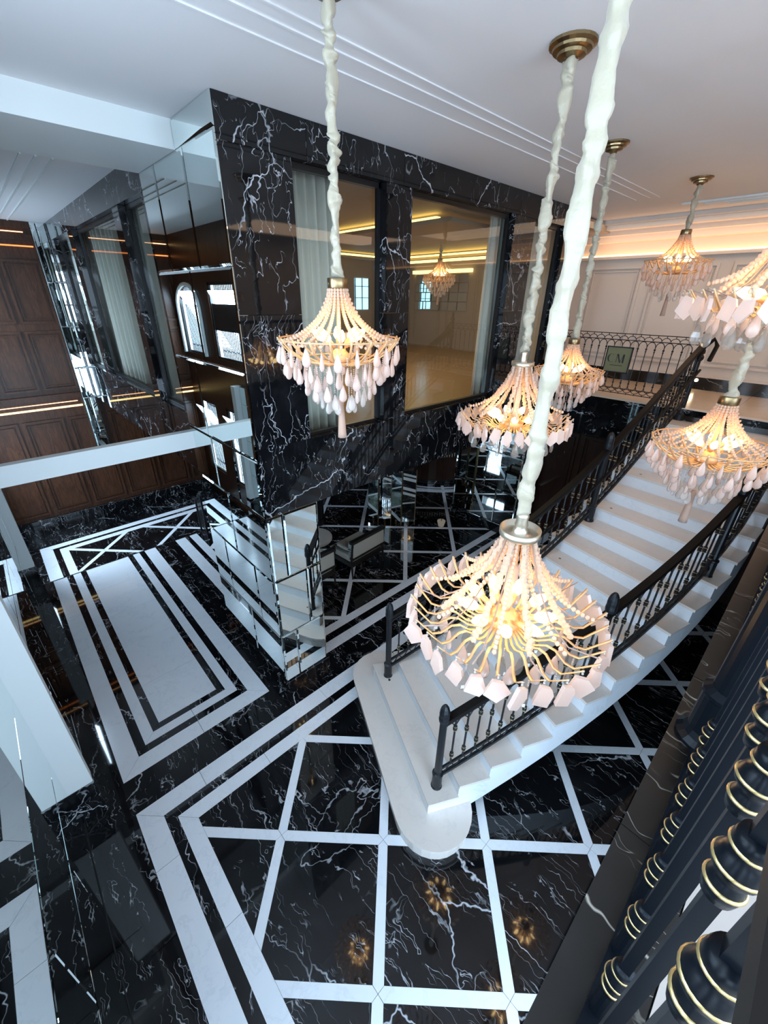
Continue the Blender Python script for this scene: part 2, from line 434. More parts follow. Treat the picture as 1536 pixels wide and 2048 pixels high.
# ------------------------------------------------------------------ ceilings
ceil = struct('ceiling', MB().box(-.2, -.6, 1.268, 2.6, 1.14, 1.30), 'ceiling_paint', 'smooth white painted ceiling over the hall', 'ceiling')
for y in (.585, .547, .522): MB().box(-.13, y-.0016, 1.2664, 1.56, y+.0016, 1.2685).build('ceiling_line', 'ceiling_paint', ceil)
ceil_b = struct('ceiling_corridor', MB().box(-.2, 1.13, 1.26, .38, 2.5, 1.30), 'ceiling_paint', 'pale ceiling of the back hall beyond the upper beam', 'ceiling')
for x in (.186, .212, .2414): MB().box(x-.002, 1.3, 1.2575, x+.002, 2.44, 1.2605).build('ceiling_line', 'white_paint', ceil_b)
struct('trim_1', MB().box(-.13, .918, 1.2265, .3575, 1.132, 1.268), 'white_paint', 'white ceiling beam running into the mirrored pier', 'beam')
struct('trim_2', MB().box(-.13, 1.112, .636, .3575, 1.134, .681), 'white_paint', 'narrow white beam at balcony height beside the mirrored pier', 'beam')

# ------------------------------------------------------------------ mirror tiles
def mtile(parent, plane, c, a0, a1, z0, z1, out, bv=.004):
    """bevelled mirror tile; plane 'x' (face at x=c, normal out) or 'y'"""
    g = .0006; th = .003 if bv > .002 else .0022
    a0 += g; a1 -= g; z0 += g; z1 -= g
    def P(a, z, d): return (c+out*d, a, z) if plane == 'x' else (a, c+out*d, z)
    m = MB(); o = [(a0, z0), (a1, z0), (a1, z1), (a0, z1)]; i_ = [(a0+bv, z0+bv), (a1-bv, z0+bv), (a1-bv, z1-bv), (a0+bv, z1-bv)]
    m.v = [P(a, z, 0) for a, z in o] + [P(a, z, th*.55) for a, z in o] + [P(a, z, th) for a, z in i_]
    fs = [(8, 9, 10, 11)] + [(4+i, 4+(i+1) % 4, 8+(i+1) % 4, 8+i) for i in range(4)] + [(i, (i+1) % 4, 4+(i+1) % 4, 4+i) for i in range(4)]
    flip = (plane == 'x') == (out < 0)
    for q in fs: m.face(reversed(q) if flip else q)
    return m.build('mirror_tile', 'mirror', parent, fix=False)
def mwall(parent, plane, c, out, a0, a1, rows, cuts, bv=.004):
    for r in range(len(rows)-1):
        cs = [a0] + [a0+(a1-a0)*t for t in cuts[r % len(cuts)]] + [a1]
        for k in range(len(cs)-1): mtile(parent, plane, c, cs[k], cs[k+1], rows[r], rows[r+1], out, bv)
PX, PY = .3585, .7555
ROWL = (.05, .2135, .388, .5605)
pier = struct('mirrored_pier', MB().box(PX+.0005, PY+.0005, .0, .4915, 1.131, .5605), 'mirror_backing', 'square pier clad in bevelled mirror tiles at the hall corner', 'pier')
mwall(pier, 'y', PY, -1, PX, .492, ROWL, ((.33,), (.68,), (.30,)))
mwall(pier, 'x', PX, -1, PY, 1.1315, ROWL, ((.42,), (.25, .72), (.5,)))
mwall(pier, 'x', .492, 1, PY, 1.1315, ROWL, ((.42,), (.25, .72), (.5,)))
MB().box(PX-.006, PY-.006, 0, .498, PY+.0, .05).build('base_plinth', 'black_marble', pier)
MB().box(PX-.006, PY, 0, PX, 1.136, .05).build('base_plinth', 'black_marble', pier)
MB().box(.492, PY, 0, .498, 1.136, .05).build('base_plinth', 'black_marble', pier)

# upper part of the corner: mirror on the passage side, marble on the hall side
wall_c = struct('wall_center', MB().box(.376, .776, .5605, .487, 1.131, 1.268), 'black_metal', 'black marble wall of the upper room with large windows', 'wall')
mwall(wall_c, 'x', PX, -1, PY, 1.1315, (.5605, .6955, .8705, 1.0455, 1.2265), ((.3, .62), (.66,), (.5,), (.35, .75)))
mtile(wall_c, 'x', PX, PY, .918, 1.2265, 1.268, -1)
MB().box(PX+.0004, PY+.002, .5605, .376, 1.1315, 1.268).build('backing', 'mirror_backing', wall_c)
def slab(x0, z0, x1, z1, y0=.755, y1=.787):
    MB().box(x0+.0004, y0, z0+.0004, x1-.0004, y1, z1-.0004).build('marble_slab', 'black_marble', wall_c)
for x0, x1 in ((PX, .52), (.52, .76), (.76, 1.0), (1.0, 1.22), (1.22, 1.42), (1.42, 1.633)): slab(x0, 1.2115, x1, 1.268)
for x0, x1 in ((PX, .56), (.56, .80), (.80, 1.02), (1.02, 1.24), (1.24, 1.44), (1.44, 1.633)): slab(x0, .5605, x1, .7195)
for x0, x1 in ((PX, .488), (.710, .788), (1.20, 1.31), (1.50, 1.633)):
    slab(x0, .7195, x1, .97); slab(x0, .97, x1, 1.2115)
# ledge under the windows and the dark soffit below
MB().box(.37, .787, .690, 1.633, .80, .7185).build('backing', 'black_metal', wall_c)
def window(n, plane, c, a0, a1, z0, z1, label, depth=.022):
    m = MB(); w_ = .006
    def B(p0, p1, q0, q1, d0, d1):
        return (d0, p0, q0, d1, p1, q1) if plane == 'x' else (p0, d0, q0, p1, d1, q1)
    d0, d1 = c+depth-.004, c+depth+.008
    for r in ((a0, a1, z0, z0+w_), (a0, a1, z1-w_*1.6, z1), (a0, a0+w_*.8, z0, z1), (a1-w_*.8, a1, z0, z1)): m.box(*B(r[0], r[1], r[2], r[3], d0, d1))
    o = tag(m.build('window_%d' % n, 'black_metal'), label=label, cat='window', kind='structure')
    MB().box(*B(a0, a1, z0, z1, c+depth+.001, c+depth+.003)).build('pane', 'window_glass', o)
    return o
window(1, 'y', .755, .488, .710, .7195, 1.2115, 'narrow black framed window beside the marble corner')
window(2, 'y', .755, .788, 1.20, .7195, 1.2115, 'widest black framed window in the marble wall')
window(3, 'y', .755, 1.31, 1.50, .7195, 1.2115, 'far black framed window near the landing')
# passage side of the upper room
wall_i = struct('wall_inner', MB().box(.395, 1.132, .5605, .40, 2.46, .69), 'black_metal', 'black marble wall with curtained windows above the passage', 'wall')
def slab2(y0, z0, y1, z1): MB().box(PX, y0+.0004, z0+.0004, PX+.032, y1-.0004, z1-.0004).build('marble_slab', 'black_marble', wall_i)
WY = ((1.15, 1.345), (1.40, 1.95), (2.02, 2.33))
for y0, y1 in ((1.132, 1.36), (1.36, 1.65), (1.65, 1.95), (1.95, 2.2), (2.2, 2.45)): slab2(y0, 1.198, y1, 1.26); slab2(y0, .5605, y1, .722)
for y0, y1 in ((1.132, 1.15), (1.345, 1.40), (1.95, 2.02), (2.33, 2.45)): slab2(y0, .722, y1, 1.198)
for k, (y0, y1) in enumerate(WY): window(4+k, 'x', PX, y0, y1, .722, 1.198, ('black framed window just behind the mirrored pier', 'long curtained window above the passage', 'last black framed window towards the walnut wall')[k])
# soffit over the lounge
struct('ceiling_lounge', MB().box(.376, .787, .5605, 2.6, 2.45, .575), 'black_metal', 'low dark ceiling over the lounge', 'ceiling')

# ------------------------------------------------------------------ left side
wall_l = struct('wall_left', MB().box(-.15, -.6, .0, -.1335, .80, .64), 'mirror_backing', 'left wall of the hall lined with mirror tiles', 'wall')
mwall(wall_l, 'x', -.1335, 1, -.3, .772, (.003, .2135, .388, .5605, .64), ((.58, .8), (.3, .62), (.5,)), .0015)
# unseen wall above, its tall windows added to let cool light in
m = MB(); wy = (-.6, -.42, -.22, -.14, .06, .14, .34, .42, .62, .80)
m.box(-.15, -.6, .64, -.1335, .80, .73); m.box(-.15, -.6, 1.18, -.1335, .80, 1.268)
for k in range(0, len(wy), 2): m.box(-.15, wy[k], .73, -.1335, wy[k+1], 1.18)
struct('wall_left_upper', m, 'white_paint', 'white upper left wall with unseen windows added for light', 'wall')
for k in range(4):
    y0, y1 = wy[1+2*k], wy[2+2*k]; m = MB()
    for q in (y0, (y0+y1)/2-.003, y1-.006): m.box(-.148, q, .73, -.14, q+.006, 1.18)
    for z in (.73, .95, 1.174): m.box(-.148, y0, z, -.14, y1, z+.006)
    o = tag(m.build('window_%d' % (7+k), 'black_metal'), label='unseen tall window added for light in the left wall, number %s from the back' % ('four', 'three', 'two', 'one')[k], cat='window', kind='structure')
# portal jambs of the passage
jamb = struct('wall_passage', MB().box(-.15, .8, 0, -.1065, 1.8155, .64), 'mirror_backing', 'mirrored side of the passage', 'wall')
mwall(jamb, 'x', -.1065, 1, .80, 1.8155, (.003, .2135, .388, .5605, .64), ((.2, .4, .6, .8), (.1, .3, .5, .7, .9)), .0015)
struct('trim_3', MB().box(-.15, .772, .097, -.0885, .80, .64), 'white_paint', 'white near jamb of the passage standing on a marble block', 'jamb')
struct('trim_4', MB().box(-.15, .770, 0, -.087, .801, .097), 'black_marble', 'black marble block under the near white jamb', 'plinth')
struct('trim_5', MB().box(-.15, 1.8155, .085, -.080, 1.85, .64), 'white_paint', 'white far jamb of the passage', 'jamb')
struct('trim_6', MB().box(-.15, 1.8145, -.05, -.078, 1.852, .085), 'black_marble', 'black marble block under the far white jamb', 'plinth')

# window wall of the back hall (walnut, arched windows)
def arched(y0, y1, z0, zs, n=10):
    r = (y1-y0)/2; c = (y0+y1)/2
    return [(c+r*math.cos(PI*k/n), zs+r*math.sin(PI*k/n)*.75) for k in range(n+1)]
wall_w = struct('wall_window_side', MB().box(-.135, .80, .64, -.12, 1.745, 1.268), 'walnut', 'walnut panelled wall with arched windows on the daylight side', 'wall')
XW = -.118
def pane_wall(segs):
    for (y0, z0, y1, z1) in segs: MB().box(-.135, y0, z0, XW, y1, z1).build('panel', 'walnut', wall_w)
pane_wall(((1.745, .64, 2.46, .735), (1.745, 1.055, 2.46, 1.268), (2.035, .735, 2.145, 1.055), (2.415, .735, 2.46, 1.055), (1.745, .735, 1.765, 1.055),
           (1.815, .50, 2.46, .64), (1.85, -.08, 2.46, .10), (2.035, .10, 2.16, .50), (2.37, .10, 2.46, .50), (1.852, .10, 1.78, .50)))
# spandrels over the arched opening
m = MB(); ar = arched(2.145, 2.415, .735, .95)
for k in range(len(ar)-1):
    (ya, za), (yb_, zb_) = ar[k], ar[k+1]; b = len(m.v)
    m.v += [(-.135, ya, za), (-.135, yb_, zb_), (-.135, yb_, 1.055), (-.135, ya, 1.055), (XW, ya, za), (XW, yb_, zb_), (XW, yb_, 1.055), (XW, ya, 1.055)]
    for q in ((0, 1, 2, 3), (4, 5, 6, 7), (0, 1, 5, 4), (2, 3, 7, 6)): m.face(b+i for i in q)
m.build('spandrel', 'walnut', wall_w)
m = MB(); m.tube([(XW+.006, 2.145, .735)] + [(XW+.006, y, z) for y, z in reversed(ar)] + [(XW+.006, 2.415, .735)], .009, 6); m.build('arch_moulding', 'white_paint', wall_w)
def grille_window(n, y0, y1, z0, z1, label, panel=None):
    m = MB()
    for a in ((y0, z0, y0+.012, z1), (y1-.012, z0, y1, z1), (y0, z0, y1, z0+.012), (y0, z1-.012, y1, z1)): m.box(-.132, a[0], a[1], -.122, a[2], a[3])
    o = tag(m.build('window_%d' % n, 'black_metal'), label=label, cat='window', kind='structure')
    k = 0; y = y0+.02
    while y < y1-.012:
        MB().tube([(-.145, y, z0), (-.145, y, z1)], .0026, 5).build('bar', 'iron', o); y += .0165
    for z in (z0+.03, z1-.04):
        pts = [(-.15, y0+.012+(y1-y0-.024)*i/60, z+.010*abs(math.sin(i*.52))) for i in range(61)]
        MB().tube(pts, .0016, 5).build('scroll_band', 'iron', o)
    if panel: MB().box(-.134, y0+.01, panel[0], -.126, y1-.01, panel[1]).build('roller_blind', 'black_metal', o)
    return o
grille_window(11, 1.765, 2.035, .735, 1.055, 'upper window with iron grille and half drawn dark blind', (.86, .97))
grille_window(12, 2.145, 2.415, .735, 1.05, 'arched window with iron grille next to the walnut wall')
grille_window(13, 1.852, 2.035, .10, .50, 'lower grille window beside the far white jamb')
grille_window(14, 2.16, 2.37, .10, .50, 'lower grille window nearest the walnut wall')

# walnut back wall
YB = 2.45
wall_b = struct('wall_back', MB().box(-.15, YB, -.11, 1.1, YB+.02, .5605).box(-.15, YB, .5605, .3585, YB+.02, 1.27), 'walnut', 'walnut panelled wall at the far end with lit coves', 'wall')
def wpanel(x0, z0, x1, z1, mat='walnut', parent=wall_b, c=YB, plane='y', out=-1):
    """raised and fielded panel: frame moulding plus chamfered field"""
    def P(a, z, d): return (a, c+out*d, z) if plane == 'y' else (c+out*d, a, z)
    m = MB()
    for ins, w_, d in ((0, .009, .008), (.016, .004, .005)):
        a0, a1, b0, b1 = x0+ins, x1-ins, z0+ins, z1-ins
        for q in ((a0, b0, a1, b0+w_), (a0, b1-w_, a1, b1), (a0, b0+w_, a0+w_, b1-w_), (a1-w_, b0+w_, a1, b1-w_)):
            p0, p1 = P(q[0], q[1], 0), P(q[2], q[3], d); m.box(p0[0], p0[1], p0[2], p1[0], p1[1], p1[2])
    return m.build('panel', mat, parent)
for k in range(3):
    x0 = -.125+k*.146
    wpanel(x0+.006, .885, x0+.138, 1.125); wpanel(x0+.006, .605, x0+.138, .855)
for k in range(7):
    x0 = -.125+k*.17
    wpanel(x0+.008, .02, x0+.16, .475)
MB().box(-.15, YB-.014, .562, .305, YB, .585).build('ledge', 'walnut', wall_b)
MB().box(-.15, YB-.012, 1.195, .305, YB, 1.215).build('ledge', 'walnut', wall_b)
MB().box(-.15, YB-.018, 1.235, .305, YB, 1.2605).build('cornice', 'walnut', wall_b)
MB().box(-.13, YB-.006, .520, .300, YB-.001, .5275).build('cove_light', 'led_gold', wall_b)
MB().box(-.13, YB-.006, .5445, .285, YB-.001, .547).build('cove_light', 'led_warm', wall_b)
MB().box(-.13, YB-.006, 1.172, .30, YB-.001, 1.177).build('cove_light', 'led_orange', wall_b)
MB().box(-.13, YB-.006, 1.222, .28, YB-.001, 1.225).build('cove_light', 'led_warm', wall_b)
for k in range(6): MB().box(-.13+.2*k, YB-.012, -.07, -.131+.2*(k+1), YB, .0).build('baseboard_slab', 'black_marble', wall_b)
# mirrored column at the end of the inner wall
fpier = struct('mirrored_column', MB().box(.306, YB-.03, .29, PX-.001, YB-.001, 1.26), 'mirror_backing', 'narrow mirrored column between walnut wall and marble wall', 'pier')
mwall(fpier, 'y', YB-.03, -1, .306, PX-.001, (.29, .388, .5605, .6955, .8705, 1.0455, 1.26), ((), (.5,), (.4,)))
# back stair railing of the corridor
rb = empty('handrail', (.555, 1.80, 0), label='short black handrail at the corridor steps behind the mirrored pier', cat='railing')
base = (.555, 1.80, 0)
for i in range(2):
    y = 1.83+.08*i
    MB().lathe([(.008, 0), (.008, .012), (.005, .016), (.005, .17), (.0075, .175), (.006, .195), (.001, .2)], 10, (.56, y, -.0233*(2*i+1))).build('newel', 'iron', rb, base)
MB().tube([(.56, 1.80, .19), (.56, 1.83, .175), (.56, 1.91, .128), (.56, 1.95, .115)], .005, 7).build('rail', 'iron', rb, base)
for i in range(4):
    y = 1.845+.017*i; MB().tube([(.56, y, -.0233), (.56, y, .165-.6*(y-1.83))], .002, 6).build('baluster', 'iron', rb, base)

# ------------------------------------------------------------------ right side: mezzanine, landing, cream wall
ZL = .70
mezz = struct('mezzanine_floor', MB().box(-.15, -.6, .60, 2.0, -.002, .695), 'brown_marble', 'mezzanine floor edged in dark marble along the railing', 'floor')
for k in range(10): MB().box(-.13+.172*k, -.0395, .694, -.1305+.172*(k+1), -.0010, .70).build('edge_slab', 'brown_marble', mezz)
for k in range(9):
    for j in range(2): MB().box(-.13+.2*k, -.04-.2*(j+1)+.0004, .694, -.1305+.2*(k+1), -.04-.2*j-.0004, .6995).build('floor_slab', 'mezz_stone', mezz)
land = struct('landing', MB().box(1.589, -.002, .655, 2.02, .96, .694), 'black_metal', 'upper landing at the head of the stairs', 'floor')
for k in range(5):
    for j in range(2): MB().box(1.595+.2*j, .19*k+.0004, .694, 1.5946+.2*(j+1), .19*(k+1)-.0004, .70).build('floor_slab', 'beige_stone', land)
for y0, y1 in ((-.002, .2), (.2, .40), (.40, .60), (.60, .755)): MB().box(1.583, y0+.0004, .553, 1.5945, y1-.0004, .6945).build('fascia_slab', 'black_marble', land)
MB().box(1.579, .36, .6945, 1.596, .755, .7005).build('edge_trim', 'beige_stone', land)
wall_u = struct('wall_under_landing', MB().box(1.76, -.3, 0, 1.78, .85, .56), 'dark_wood', 'dark wood wall with doors under the landing', 'wall')
for y0 in (.02, .24, .46, .66): wpanel(y0, .06, y0+.18, .50, 'dark_wood', wall_u, 1.76, 'x', -1)
struct('ceiling_under_landing', MB().box(1.595, -.3, .553, 2.0, .755, .56), 'black_metal', 'dark soffit under the landing', 'ceiling')
XR = 2.003
wall_r = struct('wall_right', MB().box(XR, -.6, .69, XR+.02, .95, 1.268), 'cream_paint', 'cream panelled wall behind the landing', 'wall')
for k in range(6):
    y1 = .865-.245*k
    wpanel(y1-.205, .785, y1, 1.125, 'cream_paint', wall_r, XR, 'x', -1)
for k in range(6): MB().box(XR-.007, .95-.26*(k+1), .70, XR, .9495-.26*k, .745).build('baseboard_slab', 'black_marble', wall_r)
MB().box(XR-.012, -.6, .745, XR, .95, .752).build('base_moulding', 'cream_paint', wall_r)
for d, z0, z1 in ((.020, 1.150, 1.160), (.05, 1.205, 1.225), (.075, 1.225, 1.24), (.11, 1.24, 1.255), (.135, 1.255, 1.268)):
    MB().box(XR-d, -.6, z0, XR, .95, z1).build('cornice', 'cream_paint', wall_r)
MB().box(XR-.016, -.6, 1.1605, XR-.004, .95, 1.166).build('cove_light', 'led_warm', wall_r)
for k, x in enumerate((1.70, 1.735, 1.77)): MB().box(x-.003, -.6, 1.263, x+.003, .50-.05*k, 1.2685).build('ceiling_line', 'white_paint', ceil)
struct('wall_end', MB().box(1.633, .95, .69, XR+.02, .97, 1.268).box(1.6, .79, .69, 1.633, .97, 1.268), 'cream_paint', 'cream end wall of the upper corridor', 'wall')
MB().lathe([(.006, 0), (.006, .003), (.0045, .004)], 10, (XR-.007, .37, .733), (-1, 0, 0)).build('step_light', 'spot', wall_r)
area('warm_fill', (1.78, .45, 1.255), (0, 0, 0), .3, .8, 15, (1, .72, .50))  # added warm fill above the landing, no fitting built
area('warm_fill', (1.3, -.3, 1.255), (0, 0, 0), .8, .3, 30, (1, .68, .45))  # added warm fill above the mezzanine, warms the right side
area('cove_glow', (1.93, .25, 1.17), (PI, .35, 0), .05, 1.2, 9, (1, .55, .28))
# closing walls that the photograph looks away from
m = MB().box(-.15, -.62, 0, 2.1, -.6, .75).box(-.15, -.62, 1.2, 2.1, -.6, 1.268).box(.70, -.62, .75, 2.1, -.6, 1.2)
for q in ((-.15, -.14), (.10, .16), (.40, .46)): m.box(q[0], -.62, .75, q[1], -.6, 1.2)  # window openings added for the cool fill lamps behind
struct('wall_front', m, 'cream_paint', 'cream wall behind the mezzanine', 'wall')
struct('wall_front_lower', MB().box(.34, -.32, 0, 2.1, -.3, .60).box(-.15, -.32, .53, .34, -.3, .60).box(-.15, -.32, 0, -.10, -.3, .53), 'dark_wood', 'dark wood wall under the mezzanine', 'wall')  # gap at the left end added for the low cool fill
struct('wall_lounge', MB().box(2.3, .75, -.1, 2.32, 2.45, .5605), 'dark_wood', 'dark end wall of the lounge', 'wall')
struct('wall_lounge_back', MB().box(1.1, 1.86, -.1, 2.3, 1.88, .5605), 'dark_wood', 'dark wood wall at the back of the lounge', 'wall')

# ------------------------------------------------------------------ upper room behind the windows
room = struct('floor_upper', MB().box(.39, .80, .694, 2.42, 2.45, .701), 'room_stone', 'warm stone floor of the upper room', 'floor')
struct('wall_upper_back', MB().box(.39, 2.43, .70, 2.42, 2.45, 1.25), 'room_paint', 'back wall of the upper room', 'wall')
wu = struct('wall_upper_right', MB().box(2.40, .97, .70, 2.42, 2.45, 1.25), 'room_paint', 'right wall of the upper room', 'wall')
cu = struct('ceiling_upper', MB().box(.39, .79, 1.235, 2.42, 2.45, 1.262), 'room_paint', 'coffered ceiling of the upper room', 'ceiling')
m = MB(); X0, X1, Y0, Y1 = 1.18, 2.06, .98, 2.12
for q in ((X0-.05, Y0-.05, X1+.05, Y0), (X0-.05, Y1, X1+.05, Y1+.05), (X0-.05, Y0, X0, Y1), (X1, Y0, X1+.05, Y1)): m.box(q[0], q[1], 1.205, q[2], q[3], 1.216)
m.build('coffer_ledge', 'room_paint', cu)
for q in ((X0-.03, Y1+.005, X1+.03, Y1+.025), (X0-.03, Y0+.02, X0-.01, Y1), (X1+.01, Y0, X1+.03, Y1)): MB().box(q[0], q[1], 1.2165, q[2], q[3], 1.226).build('cove_light', 'led_yellow', cu)
MB().box(2.02, 1.3, 1.186, 2.05, 2.05, 1.196).build('cove_light', 'led_yellow', cu)
# bright far window
m = MB()
for q in ((2.0, .93, 2.004, 1.12), (2.12, .93, 2.124, 1.12), (2.06, .93, 2.064, 1.12), (2.0, 1.0, 2.124, 1.004), (2.0, 1.07, 2.124, 1.074)): m.box(q[0], 2.42, q[1], q[2], 2.43, q[3])
fwn = tag(m.build('window_15', 'black_metal'), label='small bright window at the back of the upper room', cat='window', kind='structure')
emit('sky_pane', (.35, .75, 1), 1.6)
MB().box(2.0, 2.426, .93, 2.124, 2.429, 1.12).build('pane', 'sky_pane', fwn)
# mirror mosaic on the right wall
mo = empty('mosaic_mirror', (2.39, 1.9, .93), label='gold topped mosaic mirror panel on the far wall of the upper room', cat='mirror')
mb_ = (2.39, 1.9, .93)
for i in range(6):
    for j in range(4):
        y0 = 1.78+.075*i; z0 = .93+.055*j
        MB().box(2.392-.004*((i+j) % 2), y0+.003, z0+.003, 2.399, y0+.072, z0+.052).build('mirror_tile', 'mirror', mo, mb_)
MB().box(2.375, 1.76, 1.152, 2.399, 2.25, 1.172).build('gold_rail', 'led_gold', mo, mb_)
# curtains
def curtain(name, plane, c, a0, a1, z0, z1, label, waves):
    m = MB(); n = waves*8; ring = []
    for i in range(n+1):
        t = i/n; d = .010*math.sin(t*waves*2*PI)+.003*math.sin(t*waves*5.1)
        a = a0+(a1-a0)*t; ring.append((a, d))
    rows = []
    for z, k in ((z1, .75), ((z0+z1)/2, 1.0), (z0, 1.15)):
        rows.append([(a, c+d*k, z) if plane == 'y' else (c+d*k, a, z) for a, d in ring])
    m.loft(rows, closed=False, cap=False)
    o = m.build(name, 'curtain', smooth=True)
    sm = o.modifiers.new('thickness', 'SOLIDIFY'); sm.thickness = .006
    return tag(o, label=label, cat='curtain', group='sheer curtains of the upper room')
curtain('curtain', 'y', .83, .50, .632, .702, 1.225, 'pale curtain hanging in the window next to the marble corner', 6)
curtain('curtain', 'y', .83, 1.20, 1.30, .702, 1.225, 'pale curtain at the right of the widest window', 5)
curtain('curtain', 'y', .83, 1.40, 1.52, .702, 1.225, 'pale curtain in the far window near the landing', 5)
curtain('curtain', 'x', .412, 1.33, 1.53, .702, 1.225, 'pale curtain in the window just behind the mirrored pier', 5)
curtain('curtain', 'x', .412, 1.60, 2.02, .702, 1.225, 'wide pale curtain in the long window above the passage', 9)
curtain('curtain', 'x', .412, 2.24, 2.42, .702, 1.225, 'pale curtain in the last window towards the walnut wall', 6)
l = D.lights.new('upper_room_fill', 'AREA'); l.energy = 80; l.color = (1, .78, .52); l.size = .8*S*.8; o = D.objects.new('upper_room_fill', l); COL.objects.link(o); o.location = Vector((1.1, 1.5, 1.2))*S  # added fill lamp that brightens the room and its curtains

# ------------------------------------------------------------------ staircase
RI = .7/19
RE = [(.4035, .2802), (.461, .2491), (.5209, .2182), (.5825, .188), (.6455, .1591), (.7095, .1318), (.7743, .1066), (.8397, .0836), (.9059, .0632), (.9729, .0454), (1.041, .0305), (1.1105, .0184), (1.1818, .0091), (1.2556, .0045), (1.3325, .002), (1.4133, .001), (1.499, .001), (1.5906, .001)]
LE = [(.5568, .6211), (.6075, .5911), (.6603, .5621), (.7147, .5342), (.7699, .508), (.8255, .4837), (.8812, .4614), (.937, .4413), (.9929, .4235), (1.0491, .408), (1.1059, .3947), (1.1641, .3836), (1.2241, .3744), (1.2869, .3668), (1.3536, .3606), (1.4252, .3555), (1.5033, .3508), (1.5892, .3462)]
SB = (.9, .3, 0)
stair = empty('staircase', SB, label='curved white marble staircase rising to the landing', cat='staircase')
# rounded starting step
c1, c2, rad = Vector((.424, .282)), Vector((.580, .608)), .083
ang = math.atan2(c2.y-c1.y, c2.x-c1.x)
def stadium(r):
    P = []
    for k in range(15): a = ang+PI/2+PI*k/14; P.append((c1.x+r*math.cos(a), c1.y+r*math.sin(a)))
    for k in range(15): a = ang-PI/2+PI*k/14; P.append((c2.x+r*math.cos(a), c2.y+r*math.sin(a)))
    return P
MB().prism(stadium(rad), RI-.007, RI).build('starting_tread', 'stair_marble', stair, SB)
MB().prism(stadium(rad-.004), .0, RI-.007).build('starting_riser', 'stair_marble', stair, SB)
def lerp(a, b, t): return (a[0]+(b[0]-a[0])*t, a[1]+(b[1]-a[1])*t)
TH, OV = .0065, .0018
for i in range(17):
    k = i+2; z = k*RI
    L0, R0, L1, R1 = LE[i], RE[i], LE[i+1], RE[i+1]
    dx, dy = (L1[0]-L0[0]+R1[0]-R0[0])/2, (L1[1]-L0[1]+R1[1]-R0[1])/2; l_ = math.hypot(dx, dy); dx /= l_; dy /= l_
    # tread, its nosing running past the riser and past the side
    nx, ny = -dy, dx
    MB().prism([(R0[0]-nx*.004, R0[1]-ny*.004), (R1[0]+dx*.002-nx*.004, R1[1]+dy*.002-ny*.004), (L1[0]+dx*.002+nx*.004, L1[1]+dy*.002+ny*.004), (L0[0]+nx*.004, L0[1]+ny*.004)], z-TH, z).build('tread', 'stair_marble', stair, SB)
    a = (R0[0]+dx*OV, R0[1]+dy*OV); b = (L0[0]+dx*OV, L0[1]+dy*OV)
    MB().prism([a, (a[0]+dx*.004, a[1]+dy*.004), (b[0]+dx*.004, b[1]+dy*.004), b], z-RI, z-TH).build('riser', 'white_marble', stair, SB)  # whiter, bluer marble paints cool daylight onto the risers
    # side panels follow the slope underneath
    for (E0, E1, s_) in ((R0, R1, 1), (L0, L1, -1)):
        sx, sy = nx*.005*s_, ny*.005*s_
        zb0, zb1 = max(z-.105, 0), max(z+RI-.105, 0)
        e0 = (E0[0]+dx*OV, E0[1]+dy*OV); e1 = (E1[0]+dx*OV, E1[1]+dy*OV)
        P = [e0, e1, (e1[0]+sx, e1[1]+sy), (e0[0]+sx, e0[1]+sy)]
        MB().prism(P, 0, 0, (zb0, zb1, zb1, zb0), (z-TH,)*4).build('side_panel', 'white_marble', stair, SB)
    if i >= 1:
        P = [(R0[0]+nx*.005, R0[1]+ny*.005), (R1[0]+nx*.005, R1[1]+ny*.005), (L1[0]-nx*.005, L1[1]-ny*.005), (L0[0]-nx*.005, L0[1]-ny*.005)]
        zb0, zb1 = max(z-.104, .0), max(z+RI-.104, .0)
        MB().prism(P, 0, 0, (zb0, zb1, zb1, zb0), (zb0+.004, zb1+.004, zb1+.004, zb0+.004)).build('underside', 'white_marble', stair, SB)
MB().box(1.5815, .002, ZL-RI, 1.5829, .345, ZL-.0005).build('top_riser', 'black_marble', stair, SB)
MB().box(1.576, .002, ZL-.0005, 1.596, .345, ZL+.002).build('top_nosing', 'stair_marble', stair, SB)
# sockets in the treads for carpet rods
for i in (0, 3, 8, 11, 13):
    p = lerp(LE[i], RE[i], .16); MB().lathe([(.0035, 0), (.0035, .0006)], 8, (p[0]+.025, p[1]-.012, (i+2)*RI)).build('rod_socket', 'brass', stair, SB)

# ------------------------------------------------------------------ railings
def newel_prof(h): return [(.013, 0), (.013, .004), (.0115, .007), (.0105, .010), (.0105, .044), (.0118, .046), (.0118, .049), (.0078, .052), (.0072, h-.048), (.0098, h-.045), (.0106, h-.038), (.0098, h-.030), (.0102, h-.024), (.0095, h-.016), (.0075, h-.008), (.004, h-.002), (.0008, h)]
def finial_prof(h): return [(.016, 0), (.016, .03), (.013, .034), (.0075, .05), (.007, h-.11)] + sum([[(.007+.004, h-.105+.018*q), (.012-.0012*q, h-.098+.018*q), (.0075-.0008*q, h-.090+.018*q)] for q in range(5)], []) + [(.006, h-.012), (.003, h-.003), (.0006, h)]
def collars(m, x, y, z, s=1.0):
    m.cur = 0; m.lathe([(.0022*s, -.0085*s), (.0042*s, -.0065*s), (.0042*s, -.004*s), (.003*s, -.002*s), (.0050*s, 0), (.003*s, .002*s), (.0042*s, .004*s), (.0042*s, .0065*s), (.0022*s, .0085*s)], 8, (x, y, z))
    m.cur = 1
    for dz in (-.0053, .0053): m.lathe([(.0043*s, -.0006*s), (.0047*s, 0), (.0043*s, .0006*s)], 8, (x, y, z+dz*s))
    m.cur = 0
